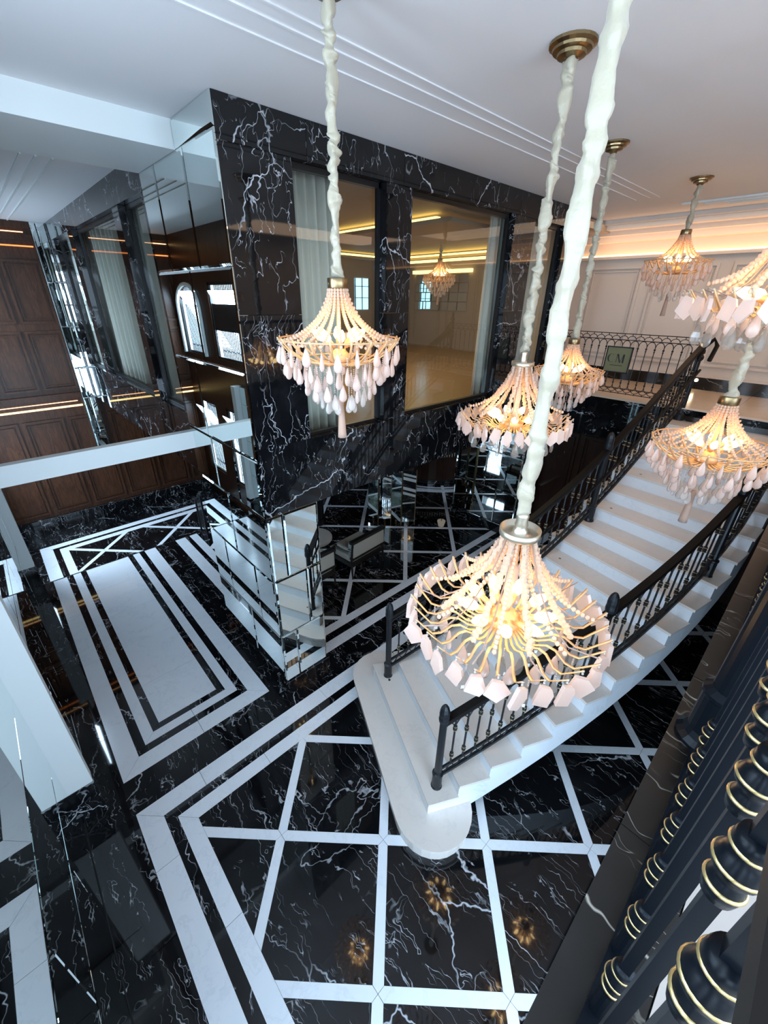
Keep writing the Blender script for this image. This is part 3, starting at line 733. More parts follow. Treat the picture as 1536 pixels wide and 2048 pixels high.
def stair_rail(name, path, newels, label, hand=.205, base=(0, 0, 0), handrails=1, extra_hand=None):
    """path: dense list of (x, y, z) on the tread line; newels: indices into it with heights"""
    root = empty(name, (base[0]-SB[0], base[1]-SB[1], base[2]-SB[2]), label=label); root.parent = stair
    P = [Vector(p) for p in path]; Ls = [0]
    for i in range(1, len(P)): Ls.append(Ls[-1]+math.hypot(P[i].x-P[i-1].x, P[i].y-P[i-1].y))
    def at(s_):
        for i in range(1, len(P)):
            if Ls[i] >= s_: t = (s_-Ls[i-1])/(Ls[i]-Ls[i-1]); return P[i-1].lerp(P[i], t)
        return P[-1]
    def line(h, n=60, s0=0, s1=None):
        s1 = Ls[-1] if s1 is None else s1
        return [at(s0+(s1-s0)*i/n)+Vector((0, 0, h)) for i in range(n+1)]
    for (s_, h, fin, dz) in newels:
        p = at(s_); MB().lathe(finial_prof(h) if fin else newel_prof(h), 14, (p.x, p.y, p.z+dz)).build('newel', 'iron', root, base, smooth=False)
    stops = [q[0] for q in newels]
    m = MB(); m.strap(line(hand), .0155, .0075); m.build('handrail', 'bronze_rail', root, base)
    m = MB(); m.strap(line(hand-.016), .0045, .004); m.build('upper_rail', 'iron', root, base)
    m = MB(); m.strap(line(.052), .0045, .0055); m.build('lower_rail', 'iron', root, base)
    m = MB(); m.strap(line(.030), .006, .006); m.build('bottom_rail', 'iron', root, base)
    sp = .0265; n = int(Ls[-1]/sp)
    for a, b in zip(stops[:-1], stops[1:]):
        n = max(1, round((b-a)/sp)); q = (b-a)/n
        for k in range(1, n):
            p = at(a+q*k); mm = MB(); z0, z1 = p.z+.052, p.z+hand-.016
            mm.tube([(p.x, p.y, z0), (p.x, p.y, z1)], .0021, 6)
            if k % 2: collars(mm, p.x, p.y, z0+.028, .95); collars(mm, p.x, p.y, z1-.026, .95)
            else: collars(mm, p.x, p.y, z0+.024, .95); collars(mm, p.x, p.y, (z0+z1)/2+.018, .95)
            mm.build('baluster', ('iron', 'gold_paint'), root, base)
        # arches under the handrail and wave between the low rails
        pts = []
        for k in range(n*8+1):
            p = at(a+(b-a)*k/(n*8)); ph = (k % 8)/8
            pts.append((p.x, p.y, p.z+hand-.036+.018*math.sin(PI*ph)))
        MB().tube(pts, .0013, 5).build('arch_scroll', 'iron', root, base)
        pts = [(at(a+(b-a)*k/(n*6)).x, at(a+(b-a)*k/(n*6)).y, at(a+(b-a)*k/(n*6)).z+.041+.008*math.cos(PI*k/3)) for k in range(n*6+1)]
        MB().tube(pts, .0013, 5).build('wave_scroll', 'iron', root, base)
    return root, at, Ls
def edge_path(edge, other, ins):
    out = []
    for i in range(len(edge)):
        e, o_ = edge[i], other[i]; l_ = math.hypot(o_[0]-e[0], o_[1]-e[1])
        out.append(Vector((e[0]+(o_[0]-e[0])*ins/l_, e[1]+(o_[1]-e[1])*ins/l_, (i+2)*RI)))
    # dense, and shifted so that the line passes mid tread
    d = []
    for i in range(len(out)-1):
        for k in range(4): d.append(out[i].lerp(out[i+1], k/4))
    d.append(out[-1]); return d
def shift(path, fx):        # start a little in from the first nosing
    v = (path[1]-path[0]).normalized(); 
    return path
def s_of(path, x):
    L_ = 0
    for i in range(1, len(path)):
        if path[i].x >= x: return L_+math.hypot(path[i].x-path[i-1].x, path[i].y-path[i-1].y)*((x-path[i-1].x)/(path[i].x-path[i-1].x))
        L_ += math.hypot(path[i].x-path[i-1].x, path[i].y-path[i-1].y)
    return L_
pr = edge_path(RE, LE, .030); pr = [p-Vector((0, 0, .018)) for p in pr if p.x > .442]
pl = edge_path(LE, RE, .040); pl = [p-Vector((0, 0, .018)) for p in pl if p.x > .560]
sR = [0, s_of(pr, .748), s_of(pr, 1.075), s_of(pr, 1.36)]
Lr = s_of(pr, 9)
stair_rail('stair_railing', pr, [(0, .258, 0, -.006), (sR[1], .258, 0, -.004), (sR[2], .258, 0, -.004), (sR[3], .258, 0, -.004), (Lr-.001, .27, 1, .018)], 'black iron stair railing on the open side towards the mezzanine', base=tuple(pr[0]))
sL = [0, s_of(pl, .86), s_of(pl, 1.135)]
Ll = s_of(pl, 9)
rl, _, _ = stair_rail('stair_railing', pl, [(0, .258, 0, -.006), (sL[1], .258, 0, -.004), (sL[2], .258, 0, -.004), (Ll-.001, .30, 1, -.03)], 'black iron stair railing on the lounge side with a spiked top newel', base=tuple(pl[0]))
# lower grab rail of the lounge side with its turned end
pts = [p+Vector((0, -.012, .135)) for p in pl[2:]]
MB().tube(pts, .0038, 7).build('grab_rail', 'bronze_rail', rl, tuple(pl[0]))
e_ = pl[-1]; MB().tube([e_+Vector((-.03, -.0, .17)), e_+Vector((.0, -.004, .20)), e_+Vector((.012, -.02, .222)), e_+Vector((.006, -.032, .205)), e_+Vector((-.02, -.03, .165))], .006, 8).build('rail_volute', 'bronze_rail', rl, tuple(pl[0]))

# landing railing
lb = (1.589, .5, ZL)
lr = empty('landing_railing', lb, label='delicate black iron railing along the landing edge with looped arches', cat='railing')
ya, yb2 = .318, .74
for z in (.905, .886, .732, .716): MB().tube([(1.589, ya, z), (1.589, yb2, z)], .0014, 6).build('rail', 'iron', lr, lb)
n = 17; q = (yb2-ya)/n
mm = MB(); mm.tube([(1.589, 0, .744), (1.589, 0, .868)], .0014, 6); mm.ball((1.589, 0, .862), .0034); mm.ball((1.589, 0, .855), .0026); mm.ball((1.589, 0, .75), .0034); mm.ball((1.589, 0, .757), .0026)
spm = mm.build('spindle', 'iron', lr, (1.589, 0, ZL)); spm.location = (0, (ya+.5*q-.5)*S, 0)
mm = MB()
for sgn, zz in ((1, .868), (-1, .744)):
    mm.tube([(1.589, q/2-q/2*math.cos(PI*k/8), zz+sgn*.0165*math.sin(PI*k/8)) for k in range(9)], .0013, 5)
loop = mm.build('loop', 'iron', lr, (1.589, 0, ZL)); loop.location = (0, (ya+.5*q-.5)*S, 0)
mm = MB()
for sgn, zz in ((1, .888), (-1, .7305)):
    mm.tube([(1.589, q/2*1.0-q/2*math.cos(PI*k/8), zz+sgn*.0105*math.sin(PI*k/8)) for k in range(9)], .0012, 5)
    mm.tube([(1.589, q/2, zz+sgn*.0105), (1.589, q/2, zz+sgn*.017)], .0012, 5)
scal = mm.build('scallop', 'iron', lr, (1.589, 0, ZL)); scal.location = (0, (ya-.5)*S, 0)
for k in range(1, n):
    inst(spm.data, 'spindle', lr, (0, ya+(k+.5)*q-.5, 0))
    if k < n-1: inst(loop.data, 'loop', lr, (0, ya+(k+.5)*q-.5, 0))
    inst(scal.data, 'scallop', lr, (0, ya+k*q-.5, 0))

# mezzanine railing beside the camera
YM = -.0223; mbz = (.3, YM, ZL)
mr = empty('mezzanine_railing', mbz, label='black and gold iron railing on the dark marble edge in the right foreground', cat='railing')
mm = MB(); mm.tube([(0, 0, .701), (0, 0, .732)], .0038, 14); mm.box(-.002, -.002, .73, .002, .002, .915)
def bigcol(m, z):
    k_ = .50
    m.cur = 0; m.lathe([(r*k_ if r > .005 else .0036, z_*.8) for r, z_ in ((.0046, -.016), (.0082, -.0125), (.0088, -.0095), (.0068, -.006), (.0066, -.004), (.0102, -.001), (.0106, .002), (.0082, .006), (.0066, .008), (.0084, .0105), (.0080, .0135), (.0046, .016))], 24, (0, 0, z))
    m.cur = 1
    for dz, r in ((-.0095, .0088), (.0015, .0106), (.0105, .0084)): m.lathe([(r*k_-.0001, -.0007), (r*k_+.0003, 0), (r*k_-.0001, .0007)], 24, (0, 0, z+dz*.8))
    m.cur = 0
bigcol(mm, .738); bigcol(mm, .882)
bal = mm.build('baluster', ('blue_iron', 'gold_paint'), mr, (0, 0, ZL), smooth=True)
sharp = bal.data.attributes.new('sharp_face', 'BOOLEAN', 'FACE') if 'sharp_face' not in bal.data.attributes else bal.data.attributes['sharp_face']
for p_ in bal.data.polygons: sharp.data[p_.index].value = len(p_.vertices) == 4 and p_.area > .0008*S*S*.02
bal.location = ((.0675-.3)*S, 0, 0)
xs = [.095+.0276*k for k in range(8)] + [.352+.0276*k for k in range(24)]
for x in xs: inst(bal.data, 'baluster', mr, (x-.3, 0, 0))
for x in (.040, .0125, -.015, -.0425): inst(bal.data, 'baluster', mr, (x-.3, 0, 0))
MB().lathe([(.019, 0), (.019, .003), (.0155, .007), (.0135, .012), (.0135, .045), (.015, .047), (.015, .05), (.0105, .054), (.0102, .185), (.013, .19), (.013, .21), (.009, .235), (.001, .245)], 20, (.322, YM, ZL)).build('newel', 'blue_iron', mr, mbz)
MB().box(-.13, YM-.004, .7002, 1.15, YM+.0045, .7028).build('bottom_rail', 'blue_iron', mr, mbz)
MB().box(-.13, YM-.0015, .9115, 1.15, YM+.0005, .9145).build('upper_rail', 'blue_iron', mr, mbz)
MB().box(-.13, YM-.024, .9145, 1.15, YM+.0032, .921).build('handrail', 'bronze_rail', mr, mbz)
# sign on the landing railing
sg = empty('sign_board', (1.5745, .527, .786), label='olive sign board with dark monogram on the landing railing', cat='sign')
sb_ = (1.5745, .527, .786)
MB().box(1.573, .489, .786, 1.577, .5655, .864).build('board', 'olive_board', sg, sb_)
m = MB()
for q in ((.487, .784, .5675, .787), (.487, .863, .5675, .866), (.487, .784, .490, .866), (.5645, .784, .5675, .866)): m.box(1.571, q[0], q[1], 1.5785, q[2], q[3])
m.build('frame', 'black_metal', sg, sb_)
def letter(polys, name):
    m = MB()
    for P in polys:
        b = len(m.v); n_ = len(P)
        for y, z in P: m.v.append((1.5724, y, z))
        for y, z in P: m.v.append((1.5731, y, z))
        m.face(b+i for i in range(n_)); m.face(b+2*n_-1-i for i in range(n_))
        for i in range(n_): j = (i+1) % n_; m.face((b+i, b+j, b+n_+j, b+n_+i))
    m.build(name, 'sign_ink', sg, sb_)
cyl, czl = .5475, .829
C_ = []
for k in range(12):
    a0 = math.radians(50+260*k/12); a1 = math.radians(50+260*(k+1)/12)
    w0 = .0008+.0036*max(0, -math.cos(a0)); w1 = .0008+.0036*max(0, -math.cos(a1))
    f = lambda a, w_: (cyl-math.cos(a)*(.0105+w_*.5), czl+math.sin(a)*(.0135+w_*.2))
    g = lambda a, w_: (cyl-math.cos(a)*(.0105-w_*.5), czl+math.sin(a)*(.0135-w_*.2))
    C_.append([f(a0, w0), f(a1, w1), g(a1, w1), g(a0, w0)])
letter(C_, 'letter_c')
zt, zb = .8425, .8155
letter([[(.5315, zb), (.5303, zb), (.5303, zt), (.5315, zt)], [(.5315, zt), (.5265, zt), (.5175, zb), (.5205, zb)], [(.5195, zb), (.5183, zb), (.5105, zt), (.5115, zt)], [(.5125, zb), (.5075, zb), (.5075, zt), (.5125, zt)]], 'letter_m')
letter([[(.548, .806), (.508, .806), (.508, .8075), (.548, .8075)]], 'small_line')

# ------------------------------------------------------------------ chandeliers
def raw(mb, name, mat, smooth=True):
    """a mesh that several parts will share"""
    o = mb.build(name, mat, smooth=smooth); me = o.data; D.objects.remove(o); return me
def strand_pts(r0, z0, r1, z1, sag, n):
    return [(r0+(r1-r0)*t + 0, 0, z0+(z1-z0)*t - sag*math.sin(PI*t)) for t in [i/(n-1) for i in range(n)]]
R_ = .083
# shared meshes -----------------------------------------------------
m = MB(); pts = []
for i in range(25):
    t = i/24; r = .0125+(.0795-.0125)*(t**1.75); z = -.002-.062*(1-(1-t)**1.35); pts.append((r, 0, z))
for p in pts: m.ball(p, .0023, 6, 4)
ME_strand = raw(m, 'bead_strand', 'bead_stone')
m = MB(); pts = []
for i in range(15):
    t = i/14; r = .0125+(.060-.0125)*(t**1.3); z = -.002-.072*t; pts.append((r, 0, z))
for p in pts: m.ball(p, .0020, 6, 4)
ME_strand2 = raw(m, 'inner_strand', 'bead_stone')
m = MB(); m.strap([(.006, 0, -.090), (.02, 0, -.093), (.038, 0, -.092), (.055, 0, -.086), (.070, 0, -.076), (.080, 0, -.064), (.083, 0, -.058)], .0026, .0016)
ME_arm = raw(m, 'arm', 'gilt')
m = MB(); m.strap([(.014, 0, -.094), (.026, 0, -.1), (.034, 0, -.098), (.044, 0, -.090), (.052, 0, -.089), (.062, 0, -.095), (.070, 0, -.094), (.079, 0, -.083), (.086, 0, -.074)], .0024, .0008)
ME_sarm = raw(m, 'arm', 'gilt')
m = MB(); m.lathe([(.0003, 0), (.0018, -.002), (.0042, -.009), (.0058, -.0145), (.0056, -.0185), (.0036, -.0215), (.0004, -.0228)], 8)
m.v = [(x, y*.5, z) for x, y, z in m.v]
ME_drop = raw(m, 'quartz_drop', 'rose_quartz'); ME_cdrop = raw(m, 'clear_drop', 'clear_quartz'); ME_sdrop = raw(m, 'smoky_drop', 'smoky_glass', False)
def slabstone(seed):
    rr = random.Random(seed); a = .0088; h = .022
    P = [(-a*.35+rr.uniform(-.002, .001), 0), (a*.5+rr.uniform(-.001, .002), -.0015+rr.uniform(-.003, .001)), (a*1.05+rr.uniform(-.002, .003), -h*.62+rr.uniform(-.004, .004)), (a*.2+rr.uniform(-.003, .003), -h*1.08), (-a*1.05+rr.uniform(-.002, .002), -h*.78+rr.uniform(-.004, .004))]
    m = MB(); b = len(P)
    for x, z in P: m.v.append((x, -.0018, z))
    for x, z in P: m.v.append((x*.9, .0018, z*.95-.0006))
    m.face(range(b)); m.face(range(2*b-1, b-1, -1))
    for i in range(b): j = (i+1) % b; m.face((j, i, b+i, b+j))
    return raw(m, 'quartz_slab', 'rose_quartz', False)
ME_slabs = [slabstone(k) for k in range(7)]
def chain(n, r=.0011, name='bead_chain', mat='clear_quartz'):
    m = MB()
    for i in range(n): m.ball((0, 0, -.0026*i), r, 5, 3)
    return raw(m, name, mat)
ME_chain = {n: chain(n) for n in (2, 4, 8, 12, 15)}
m = MB(); m.lathe([(.0028, 0), (.0028, .012)], 8); ME_sock = raw(m, 'socket', 'gilt')
m = MB(); m.lathe([(.0018, .011), (.0044, .015), (.0054, .019), (.0042, .026), (.0016, .032), (.0003, .034)], 9); ME_bulb = raw(m, 'bulb', 'bulb')
m = MB(); m.lathe([(.0035, 0), (.0045, -.004), (.004, -.010), (.0045, -.020), (.0062, -.05), (.0068, -.058), (.0005, -.058)], 12)
ME_tassel = raw(m, 'tassel', 'tassel')
m = MB(); m.lathe([(.0005, .0), (.0128, .0), (.0132, -.0008), (.0132, -.0112), (.0128, -.012), (.0005, -.012)][::-1], 20)
m.v = [(x, y, z+.012) for x, y, z in m.v]; ME_cap = raw(m, 'cap', 'brass')
m = MB(); m.lathe([(.0005, .0), (.0165, .0), (.017, .001), (.017, .0065), (.0162, .0065), (.0155, .002), (.0065, .0025), (.0062, .006), (.0048, .0075), (.0056, .0105), (.0045, .014), (.0052, .018), (.0042, .022), (.0005, .022)], 24)
ME_dish = raw(m, 'cap', 'pale_brass')
m = MB(); m.lathe([(.0005, -.101), (.010, -.099), (.0155, -.095), (.0150, -.088), (.009, -.082), (.006, -.080), (.0005, -.080)], 16); ME_hub = raw(m, 'hub', 'gilt')
m = MB(); m.lathe([(.0028, 0), (.0028, -.08)], 8); ME_rod = raw(m, 'centre_rod', 'gilt')
m = MB(); m.lathe([(.003, -.028), (.0052, -.036), (.0060, -.05), (.0042, -.062), (.0058, -.07), (.0045, -.079)], 10); ME_col = raw(m, 'glass_column', 'clear_quartz')
m = MB()
for i in range(48):
    a0 = 2*PI*i/48
    pass
ring_pts = [(.0815*math.cos(2*PI*i/48), .0815*math.sin(2*PI*i/48), -.0605) for i in range(49)]
m.tube(ring_pts, .0012, 5); ring_pts = [(.056*math.cos(2*PI*i/40), .056*math.sin(2*PI*i/40), -.0865) for i in range(41)]; m.tube(ring_pts, .001, 5)
ME_ring = raw(m, 'ring', 'gilt')
m = MB(); rr = random.Random(3)
for i in range(22):
    t = i/21; r = .0135+.045*(t**1.5); z = -.002-.074*t
    m.ball((r+rr.uniform(-.0008, .0008), rr.uniform(-.001, .001), z), .0030+.0009*rr.random(), 5, 3)
ME_chunk = raw(m, 'stone_strand', 'bead_stone', False)
m = MB(); m.tube([(.0135, 0, -.002), (.024, 0, -.035), (.042, 0, -.066), (.062, 0, -.080), (.0855, 0, -.073)], .0007, 5)
ME_fine = raw(m, 'fine_chain', 'tassel')
def cord(root, z_from, z_to, seed, r0=.0062, fold=1.0):
    """gathered silk sleeve: bunched folds that twist round the cable"""
    rr = random.Random(seed); m = MB(); step = .0021; n = int((z_to-z_from)/step); rings = []; k = 14
    ph = rr.uniform(0, 6); bunch = 1.0; tgt = 1.0; tw = ph; ox = oy = 0
    for i in range(n+1):
        z = z_from+(z_to-z_from)*i/n
        if i % 3 == 0: tgt = 1+fold*rr.choice((-.42, -.25, .0, .25, .42))
        bunch += (tgt-bunch)*.6; tw += .16+.10*rr.random()
        ox += (rr.uniform(-.0016, .0016)*fold-ox)*.3; oy += (rr.uniform(-.0016, .0016)*fold-oy)*.3
        q = r0*bunch
        rings.append([(ox+q*math.cos(a)*(1+.17*math.sin(3*a+tw)), oy+q*math.sin(a)*(1+.17*math.sin(3*a+tw)), z+.0040*fold*math.sin(a+tw*1.5)) for a in [2*PI*j/k for j in range(k)]])
    m.loft(rings)
    return m.build('silk_cord_sleeve', 'silk', root, smooth=True)
def canopy(root, z):
    MB().lathe([(.006, z-.017), (.009, z-.014), (.016, z-.012), (.0165, z-.009), (.022, z-.0075), (.0225, z-.005), (.0268, z-.003), (.0268, z)], 22).build('ceiling_canopy', 'brass', root)
def bulbs(root, n, r, z, tilt):
    for k in range(n):
        a = 2*PI*(k+.3)/n; zz = z
        rot = (0, tilt, a)
        for me, nm in ((ME_sock, 'socket'), (ME_bulb, 'bulb')):
            inst(me, nm, root, (r*math.cos(a), r*math.sin(a), zz), rot)
def light(root, z, e):
    l = D.lights.new('chandelier_glow', 'POINT'); l.energy = e; l.color = (1, .52, .21); l.shadow_soft_size = .05*S*.6
    o = D.objects.new('chandelier_glow', l); COL.objects.link(o); o.parent = root; o.location = (0, 0, z*S)
def ring_of(me, name, root, n, r, z, jit=0, rr=random, spin=True):
    for k in range(n):
        a = 2*PI*(k+.5*(jit > 0)*rr.random())/n; d = rr.uniform(-jit, jit)
        inst(me, name, root, (r*math.cos(a), r*math.sin(a), z+d), (0, 0, a+(rr.uniform(0, PI) if spin else 0)))
ZC = 1.268
def teardrop_chandelier(x, y, z, label, seed, rot=0.0, e=1.7):
    root = empty('chandelier', (x, y, z), label=label, cat='chandelier', group='rose quartz chandeliers on silk covered cords')
    rr = random.Random(seed); k_ = .93; root.scale = (k_, k_, k_)
    inst(ME_cap, 'cap', root); canopy(root, (ZC-z)/k_); cord(root, .012, (ZC-z)/k_-.012, seed)
    for k in range(20): inst(ME_strand, 'bead_strand', root, rot=(0, 0, rot+2*PI*k/20))
    for k in range(10): inst(ME_strand2, 'inner_strand', root, rot=(0, 0, rot+2*PI*(k+.5)/10))
    for k in range(20): inst(ME_arm, 'arm', root, rot=(0, 0, rot+2*PI*(k+.5)/20))
    inst(ME_ring, 'ring', root); inst(ME_hub, 'hub', root, (0, 0, .006)); inst(ME_rod, 'centre_rod', root)
    bulbs(root, 8, .012, -.070, .85)
    for n, r, z0, ch, me, nm in ((22, .081, -.064, 2, ME_drop, 'quartz_drop'), (20, .074, -.076, 4, ME_drop, 'quartz_drop'), (16, .060, -.088, 4, ME_drop, 'quartz_drop'), (14, .048, -.094, 8, ME_drop, 'quartz_drop'), (10, .034, -.098, 12, ME_cdrop, 'clear_drop'), (7, .019, -.100, 15, ME_cdrop, 'clear_drop')):
        for k in range(n):
            a = rot+2*PI*(k+.35*rr.random())/n; px, py = r*math.cos(a), r*math.sin(a); dz = rr.uniform(-.003, .003)
            inst(ME_chain[ch], 'bead_chain', root, (px, py, z0+dz))
            inst(me, nm, root, (px, py, z0+dz-.0026*ch), (0, 0, rr.uniform(0, PI)))
    inst(ME_tassel, 'tassel', root, (0, 0, -.142))
    light(root, -.05, e); return root
def slab_chandelier(x, y, z, label, seed, rot=0.0, e=1.7, fold=1.0):
    root = empty('chandelier', (x, y, z), label=label, cat='chandelier', group='rose quartz chandeliers on silk covered cords')
    rr = random.Random(seed)
    inst(ME_dish, 'cap', root); canopy(root, ZC-z); cord(root, .021, ZC-z-.012, seed, .0058, fold)
    for k in range(8): inst(ME_chunk, 'stone_strand', root, rot=(0, 0, rot+2*PI*k/8))
    for k in range(8): inst(ME_strand, 'bead_strand', root, rot=(0, 0, rot+2*PI*(k+.4)/8), scale=(.9, .9, 1.05))
    for k in range(10): inst(ME_fine, 'fine_chain', root, rot=(0, 0, rot+2*PI*(k+.25)/10))
    for k in range(32): inst(ME_sarm, 'arm', root, rot=(0, 0, rot+2*PI*k/32), scale=(1+.03*(k % 2), 1, 1.0))
    inst(ME_hub, 'hub', root); inst(ME_rod, 'centre_rod', root); inst(ME_col, 'glass_column', root)
    bulbs(root, 9, .015, -.085, 1.18)
    for k in range(32):
        a = rot+2*PI*k/32; r = .086*(1+.03*(k % 2)); px, py = r*math.cos(a), r*math.sin(a)
        inst(ME_chain[2], 'bead_chain', root, (px, py, -.0745))
        inst(ME_slabs[rr.randrange(7)], 'quartz_slab', root, (px, py, -.0795), (0, rr.uniform(-.15, .15), a+PI/2+rr.uniform(-.7, .7)))
        if k % 2 == 0:
            r = .066; px, py = r*math.cos(a), r*math.sin(a)
            inst(ME_chain[4], 'bead_chain', root, (px, py, -.096)); inst(ME_sdrop, 'smoky_drop', root, (px, py, -.106), (0, 0, rr.uniform(0, PI)))
        else:
            r = .055; px, py = r*math.cos(a), r*math.sin(a)
            inst(ME_drop, 'quartz_drop', root, (px, py, -.094), (0, 0, rr.uniform(0, PI)))
    for k in range(12):
        a = rot+2*PI*k/12; r = .032; px, py = r*math.cos(a), r*math.sin(a)
        inst(ME_chain[4], 'bead_chain', root, (px, py, -.099)); inst(ME_sdrop, 'smoky_drop', root, (px, py, -.109), (0, 0, rr.uniform(0, PI)))
    light(root, -.055, e*.6); return root
teardrop_chandelier(.344, .450, 1.0101, 'teardrop chandelier in front of the marble wall window, nearest the mirrored pier', 11)
teardrop_chandelier(1.005, .4375, .912, 'teardrop chandelier before the landing railing, hanging behind two silk cords', 12, .2)
teardrop_chandelier(1.4016, .3855, 1.152, 'small high teardrop chandelier before the cream panelled wall', 13, .1)
teardrop_chandelier(.744, .093, .874, 'teardrop chandelier with long tassel hanging over the upper stairs', 14, .3)
slab_chandelier(.2916, .1396, .822, 'large near chandelier with flat quartz slabs over the lowest stairs', 15, .1, fold=.42)
slab_chandelier(.615, .3405, .909, 'slab chandelier half hidden by a silk cord above the lounge side railing', 16, .25)
slab_chandelier(.612, .062, 1.086, 'slab chandelier cut off by the right edge of the picture', 17, .4)
# the one inside the upper room
teardrop_chandelier(1.75, 1.48, 1.16, 'chandelier seen through the widest window inside the upper room', 18, .15, 1)

# ------------------------------------------------------------------ lounge
lp = struct('lounge_pier', MB().box(1.5805, .80, 0, 1.74, 1.1495, .5605), 'mirror_backing', 'second mirror clad pier at the far end of the lounge', 'pier')
mwall(lp, 'x', 1.58, -1, .80, 1.15, (.045, .2135, .388, .5605), ((.3, .75), (.5,), (.35,)))
mwall(lp, 'y', .80, -1, 1.58, 1.74, (.045, .2135, .388, .5605), ((.3,), (.6,), (.4,)))
MB().box(1.572, .79, 0, 1.748, 1.156, .045).build('base_plinth', 'black_marble', lp)
def settee(name, x, y, rz, w_, label, cat):
    """origin: middle of the back, on the floor; faces +y"""
    t = empty(name, (x, y, 0), label=label, cat=cat); t.rotation_euler = (0, 0, rz)
    hw = w_/2; dp = .128; sh = .075
    for sx in (-1, 1):
        MB().tube([(sx*(hw-.004), -.004, 0), (sx*(hw-.004), .002, .075), (sx*(hw-.006), -.006, .172)], [.0035, .005, .0045], 6).build('leg', 'chair_frame', t)
        MB().tube([(sx*(hw-.006), dp, 0), (sx*(hw-.006), dp, .07)], [.003, .0055], 6).build('leg', 'chair_frame', t)
        MB().tube([(sx*(hw-.006), -.002, .128), (sx*(hw-.004), .05, .122), (sx*(hw-.004), .095, .118), (sx*(hw-.006), .103, .112), (sx*(hw-.006), .105, .075)], .005, 6).build('arm', 'chair_frame', t)
        MB().box(sx*(hw-.010), .02, .124, sx*(hw-.001), .08, .131).build('arm_pad', 'upholstery', t)
    MB().box(-hw, -.004, .055, hw, dp+.004, .070).build('seat_frame', 'chair_frame', t)
    m = MB(); m.box(-hw+.008, .006, .070, hw-.008, dp+.006, .095); o = m.build('seat_cushion', 'upholstery', t)
    b = o.modifiers.new('round', 'BEVEL'); b.width = .02; b.segments = 3
    b_ = MB(); b_.box(-hw+.006, -.008, .098, hw-.006, .008, .160); o = b_.build('backrest', 'upholstery', t)
    bv = o.modifiers.new('round', 'BEVEL'); bv.width = .01; bv.segments = 2
    m = MB(); m.box(-hw, -.010, .160, hw, .008, .172); m.box(-hw, -.010, .090, hw, .008, .098); m.build('back_frame', 'chair_frame', t)
    c = MB(); c.box(-hw+.012, .012, .096, hw-.012, .030, .150); o = c.build('back_cushion', 'grey_cushion', t)
    bv = o.modifiers.new('round', 'BEVEL'); bv.width = .025; bv.segments = 3
    return t
settee('settee', .917, 1.056, .08, .186, 'beige settee with dark frame seen from behind in the lounge', 'settee')
settee('armchair', .675, 1.06, .05, .165, 'beige armchair half hidden behind the mirrored pier', 'chair')
t = empty('side_table', (.775, 1.225, 0), label='round pale side table beside the armchair behind the mirrored pier', cat='table'); tb = (.775, 1.225, 0)
MB().lathe([(.001, .126), (.072, .126), (.074, .128), (.074, .136), (.072, .138), (.001, .138)], 28, tb).build('table_top', 'table_top', t, tb)
MB().lathe([(.035, 0), (.034, .004), (.006, .010), (.005, .12), (.012, .126)], 14, tb).build('pedestal', 'chair_frame', t, tb)
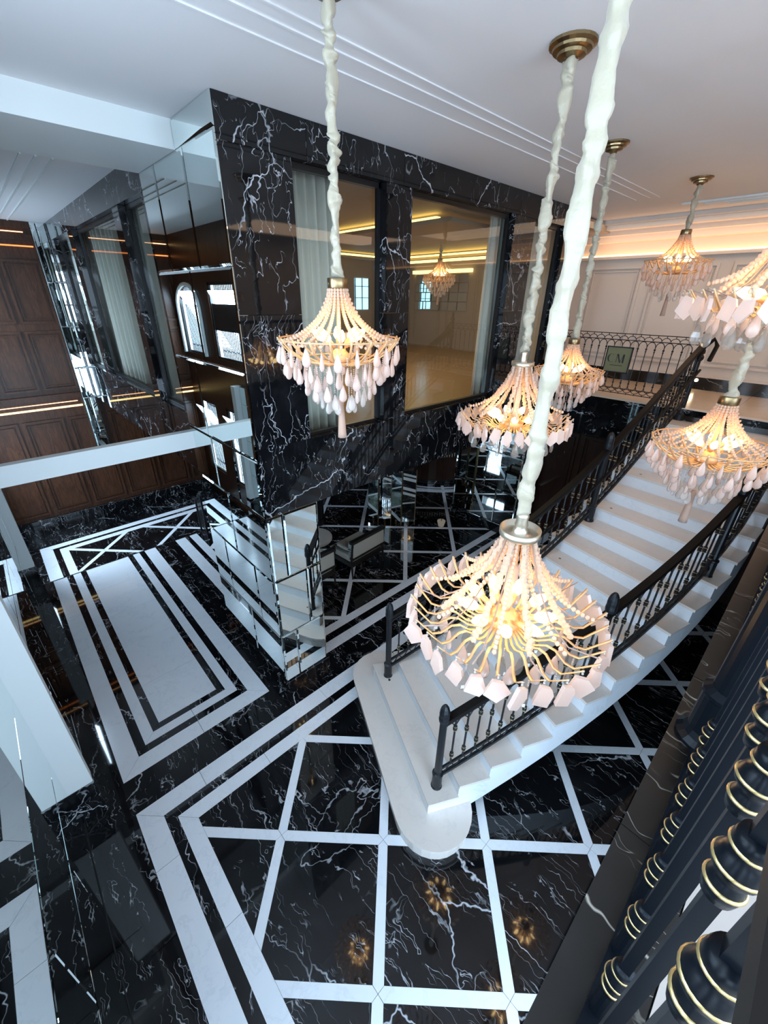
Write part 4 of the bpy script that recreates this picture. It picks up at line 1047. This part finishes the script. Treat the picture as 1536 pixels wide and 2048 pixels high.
# folding mirror screen
sc_b = (1.27, 1.25, 0)
sc = empty('mirror_screen', sc_b, label='zigzag folding mirror screen on brass feet in the lounge', cat='screen')
zz = [(1.335, 1.185), (1.282, 1.225), (1.268, 1.283), (1.222, 1.325), (1.205, 1.385)]
for k in range(4):
    a, b = zz[k], zz[k+1]; dx, dy = b[0]-a[0], b[1]-a[1]; l_ = math.hypot(dx, dy); nx, ny = -dy/l_*.002, dx/l_*.002
    g = .04; a_ = lerp(a, b, g); b2 = lerp(a, b, 1-g)
    MB().prism([(a_[0]-nx, a_[1]-ny), (b2[0]-nx, b2[1]-ny), (b2[0]+nx, b2[1]+ny), (a_[0]+nx, a_[1]+ny)], .02, .285).build('mirror_leaf', 'mirror', sc, sc_b)
    MB().prism([(a[0]-2*nx, a[1]-2*ny), (a_[0]-2*nx, a_[1]-2*ny), (a_[0]+2*nx, a_[1]+2*ny), (a[0]+2*nx, a[1]+2*ny)], 0, .29).build('post', 'brass', sc, sc_b)
    c = lerp(a, b, .5); MB().lathe([(.006, 0), (.005, .02)], 8, (c[0], c[1], 0)).build('foot', 'brass', sc, sc_b)
# reception desk, curved, with a ribbed rail and lamp
db = (1.98, 1.60, 0)
dk = empty('reception_desk', db, label='curved dark wood reception desk at the back of the lounge', cat='desk')
def arc(r, a0, a1, n=16, c=(2.02, 1.66)): return [(c[0]+r*math.cos(math.radians(a0+(a1-a0)*i/n)), c[1]+r*math.sin(math.radians(a0+(a1-a0)*i/n))) for i in range(n+1)]
def band(r0, r1, z0, z1, a0=170, a1=292):
    return MB().prism(arc(r0, a0, a1) + arc(r1, a1, a0), z0, z1)
band(.33, .30, .0, .17).build('body', 'dark_wood', dk, db)
band(.34, .27, .17, .18).build('counter', 'dark_wood', dk, db)
band(.333, .30, 0, .03).build('kick_plate', 'black_marble', dk, db)
for p in arc(.325, 172, 290, 44): MB().box(p[0]-.0025, p[1]-.0025, .18, p[0]+.0025, p[1]+.0025, .215).build('rib', 'pale_brass', dk, db)
band(.335, .30, .215, .222).build('top_rail', 'dark_wood', dk, db)
for r0, r1, mt in ((.43, .39, 'white_marble'), (.375, .36, 'white_marble')):
    MB().prism(arc(r0, 172, 290) + arc(r1, 290, 172), -.002, .0015).build('curved_band', mt, floor)
lm = empty('desk_lamp', (1.83, 1.40, .222), label='desk lamp with white shade on the reception desk', cat='lamp'); lb_ = (1.83, 1.40, .222)
MB().lathe([(.014, 0), (.013, .004), (.003, .008), (.003, .03)], 12, lb_).build('base', 'brass', lm, lb_)
MB().lathe([(.026, .026), (.017, .062)], 16, lb_).build('shade', 'lamp_shade', lm, lb_)
# dark round column in the lounge
dc = struct('lounge_column', MB().lathe([(.04, 0), (.04, .03), (.034, .034), (.034, .5605)], 20, (.99, 1.52, 0)), 'black_metal', 'dark column at the back of the lounge', 'column')
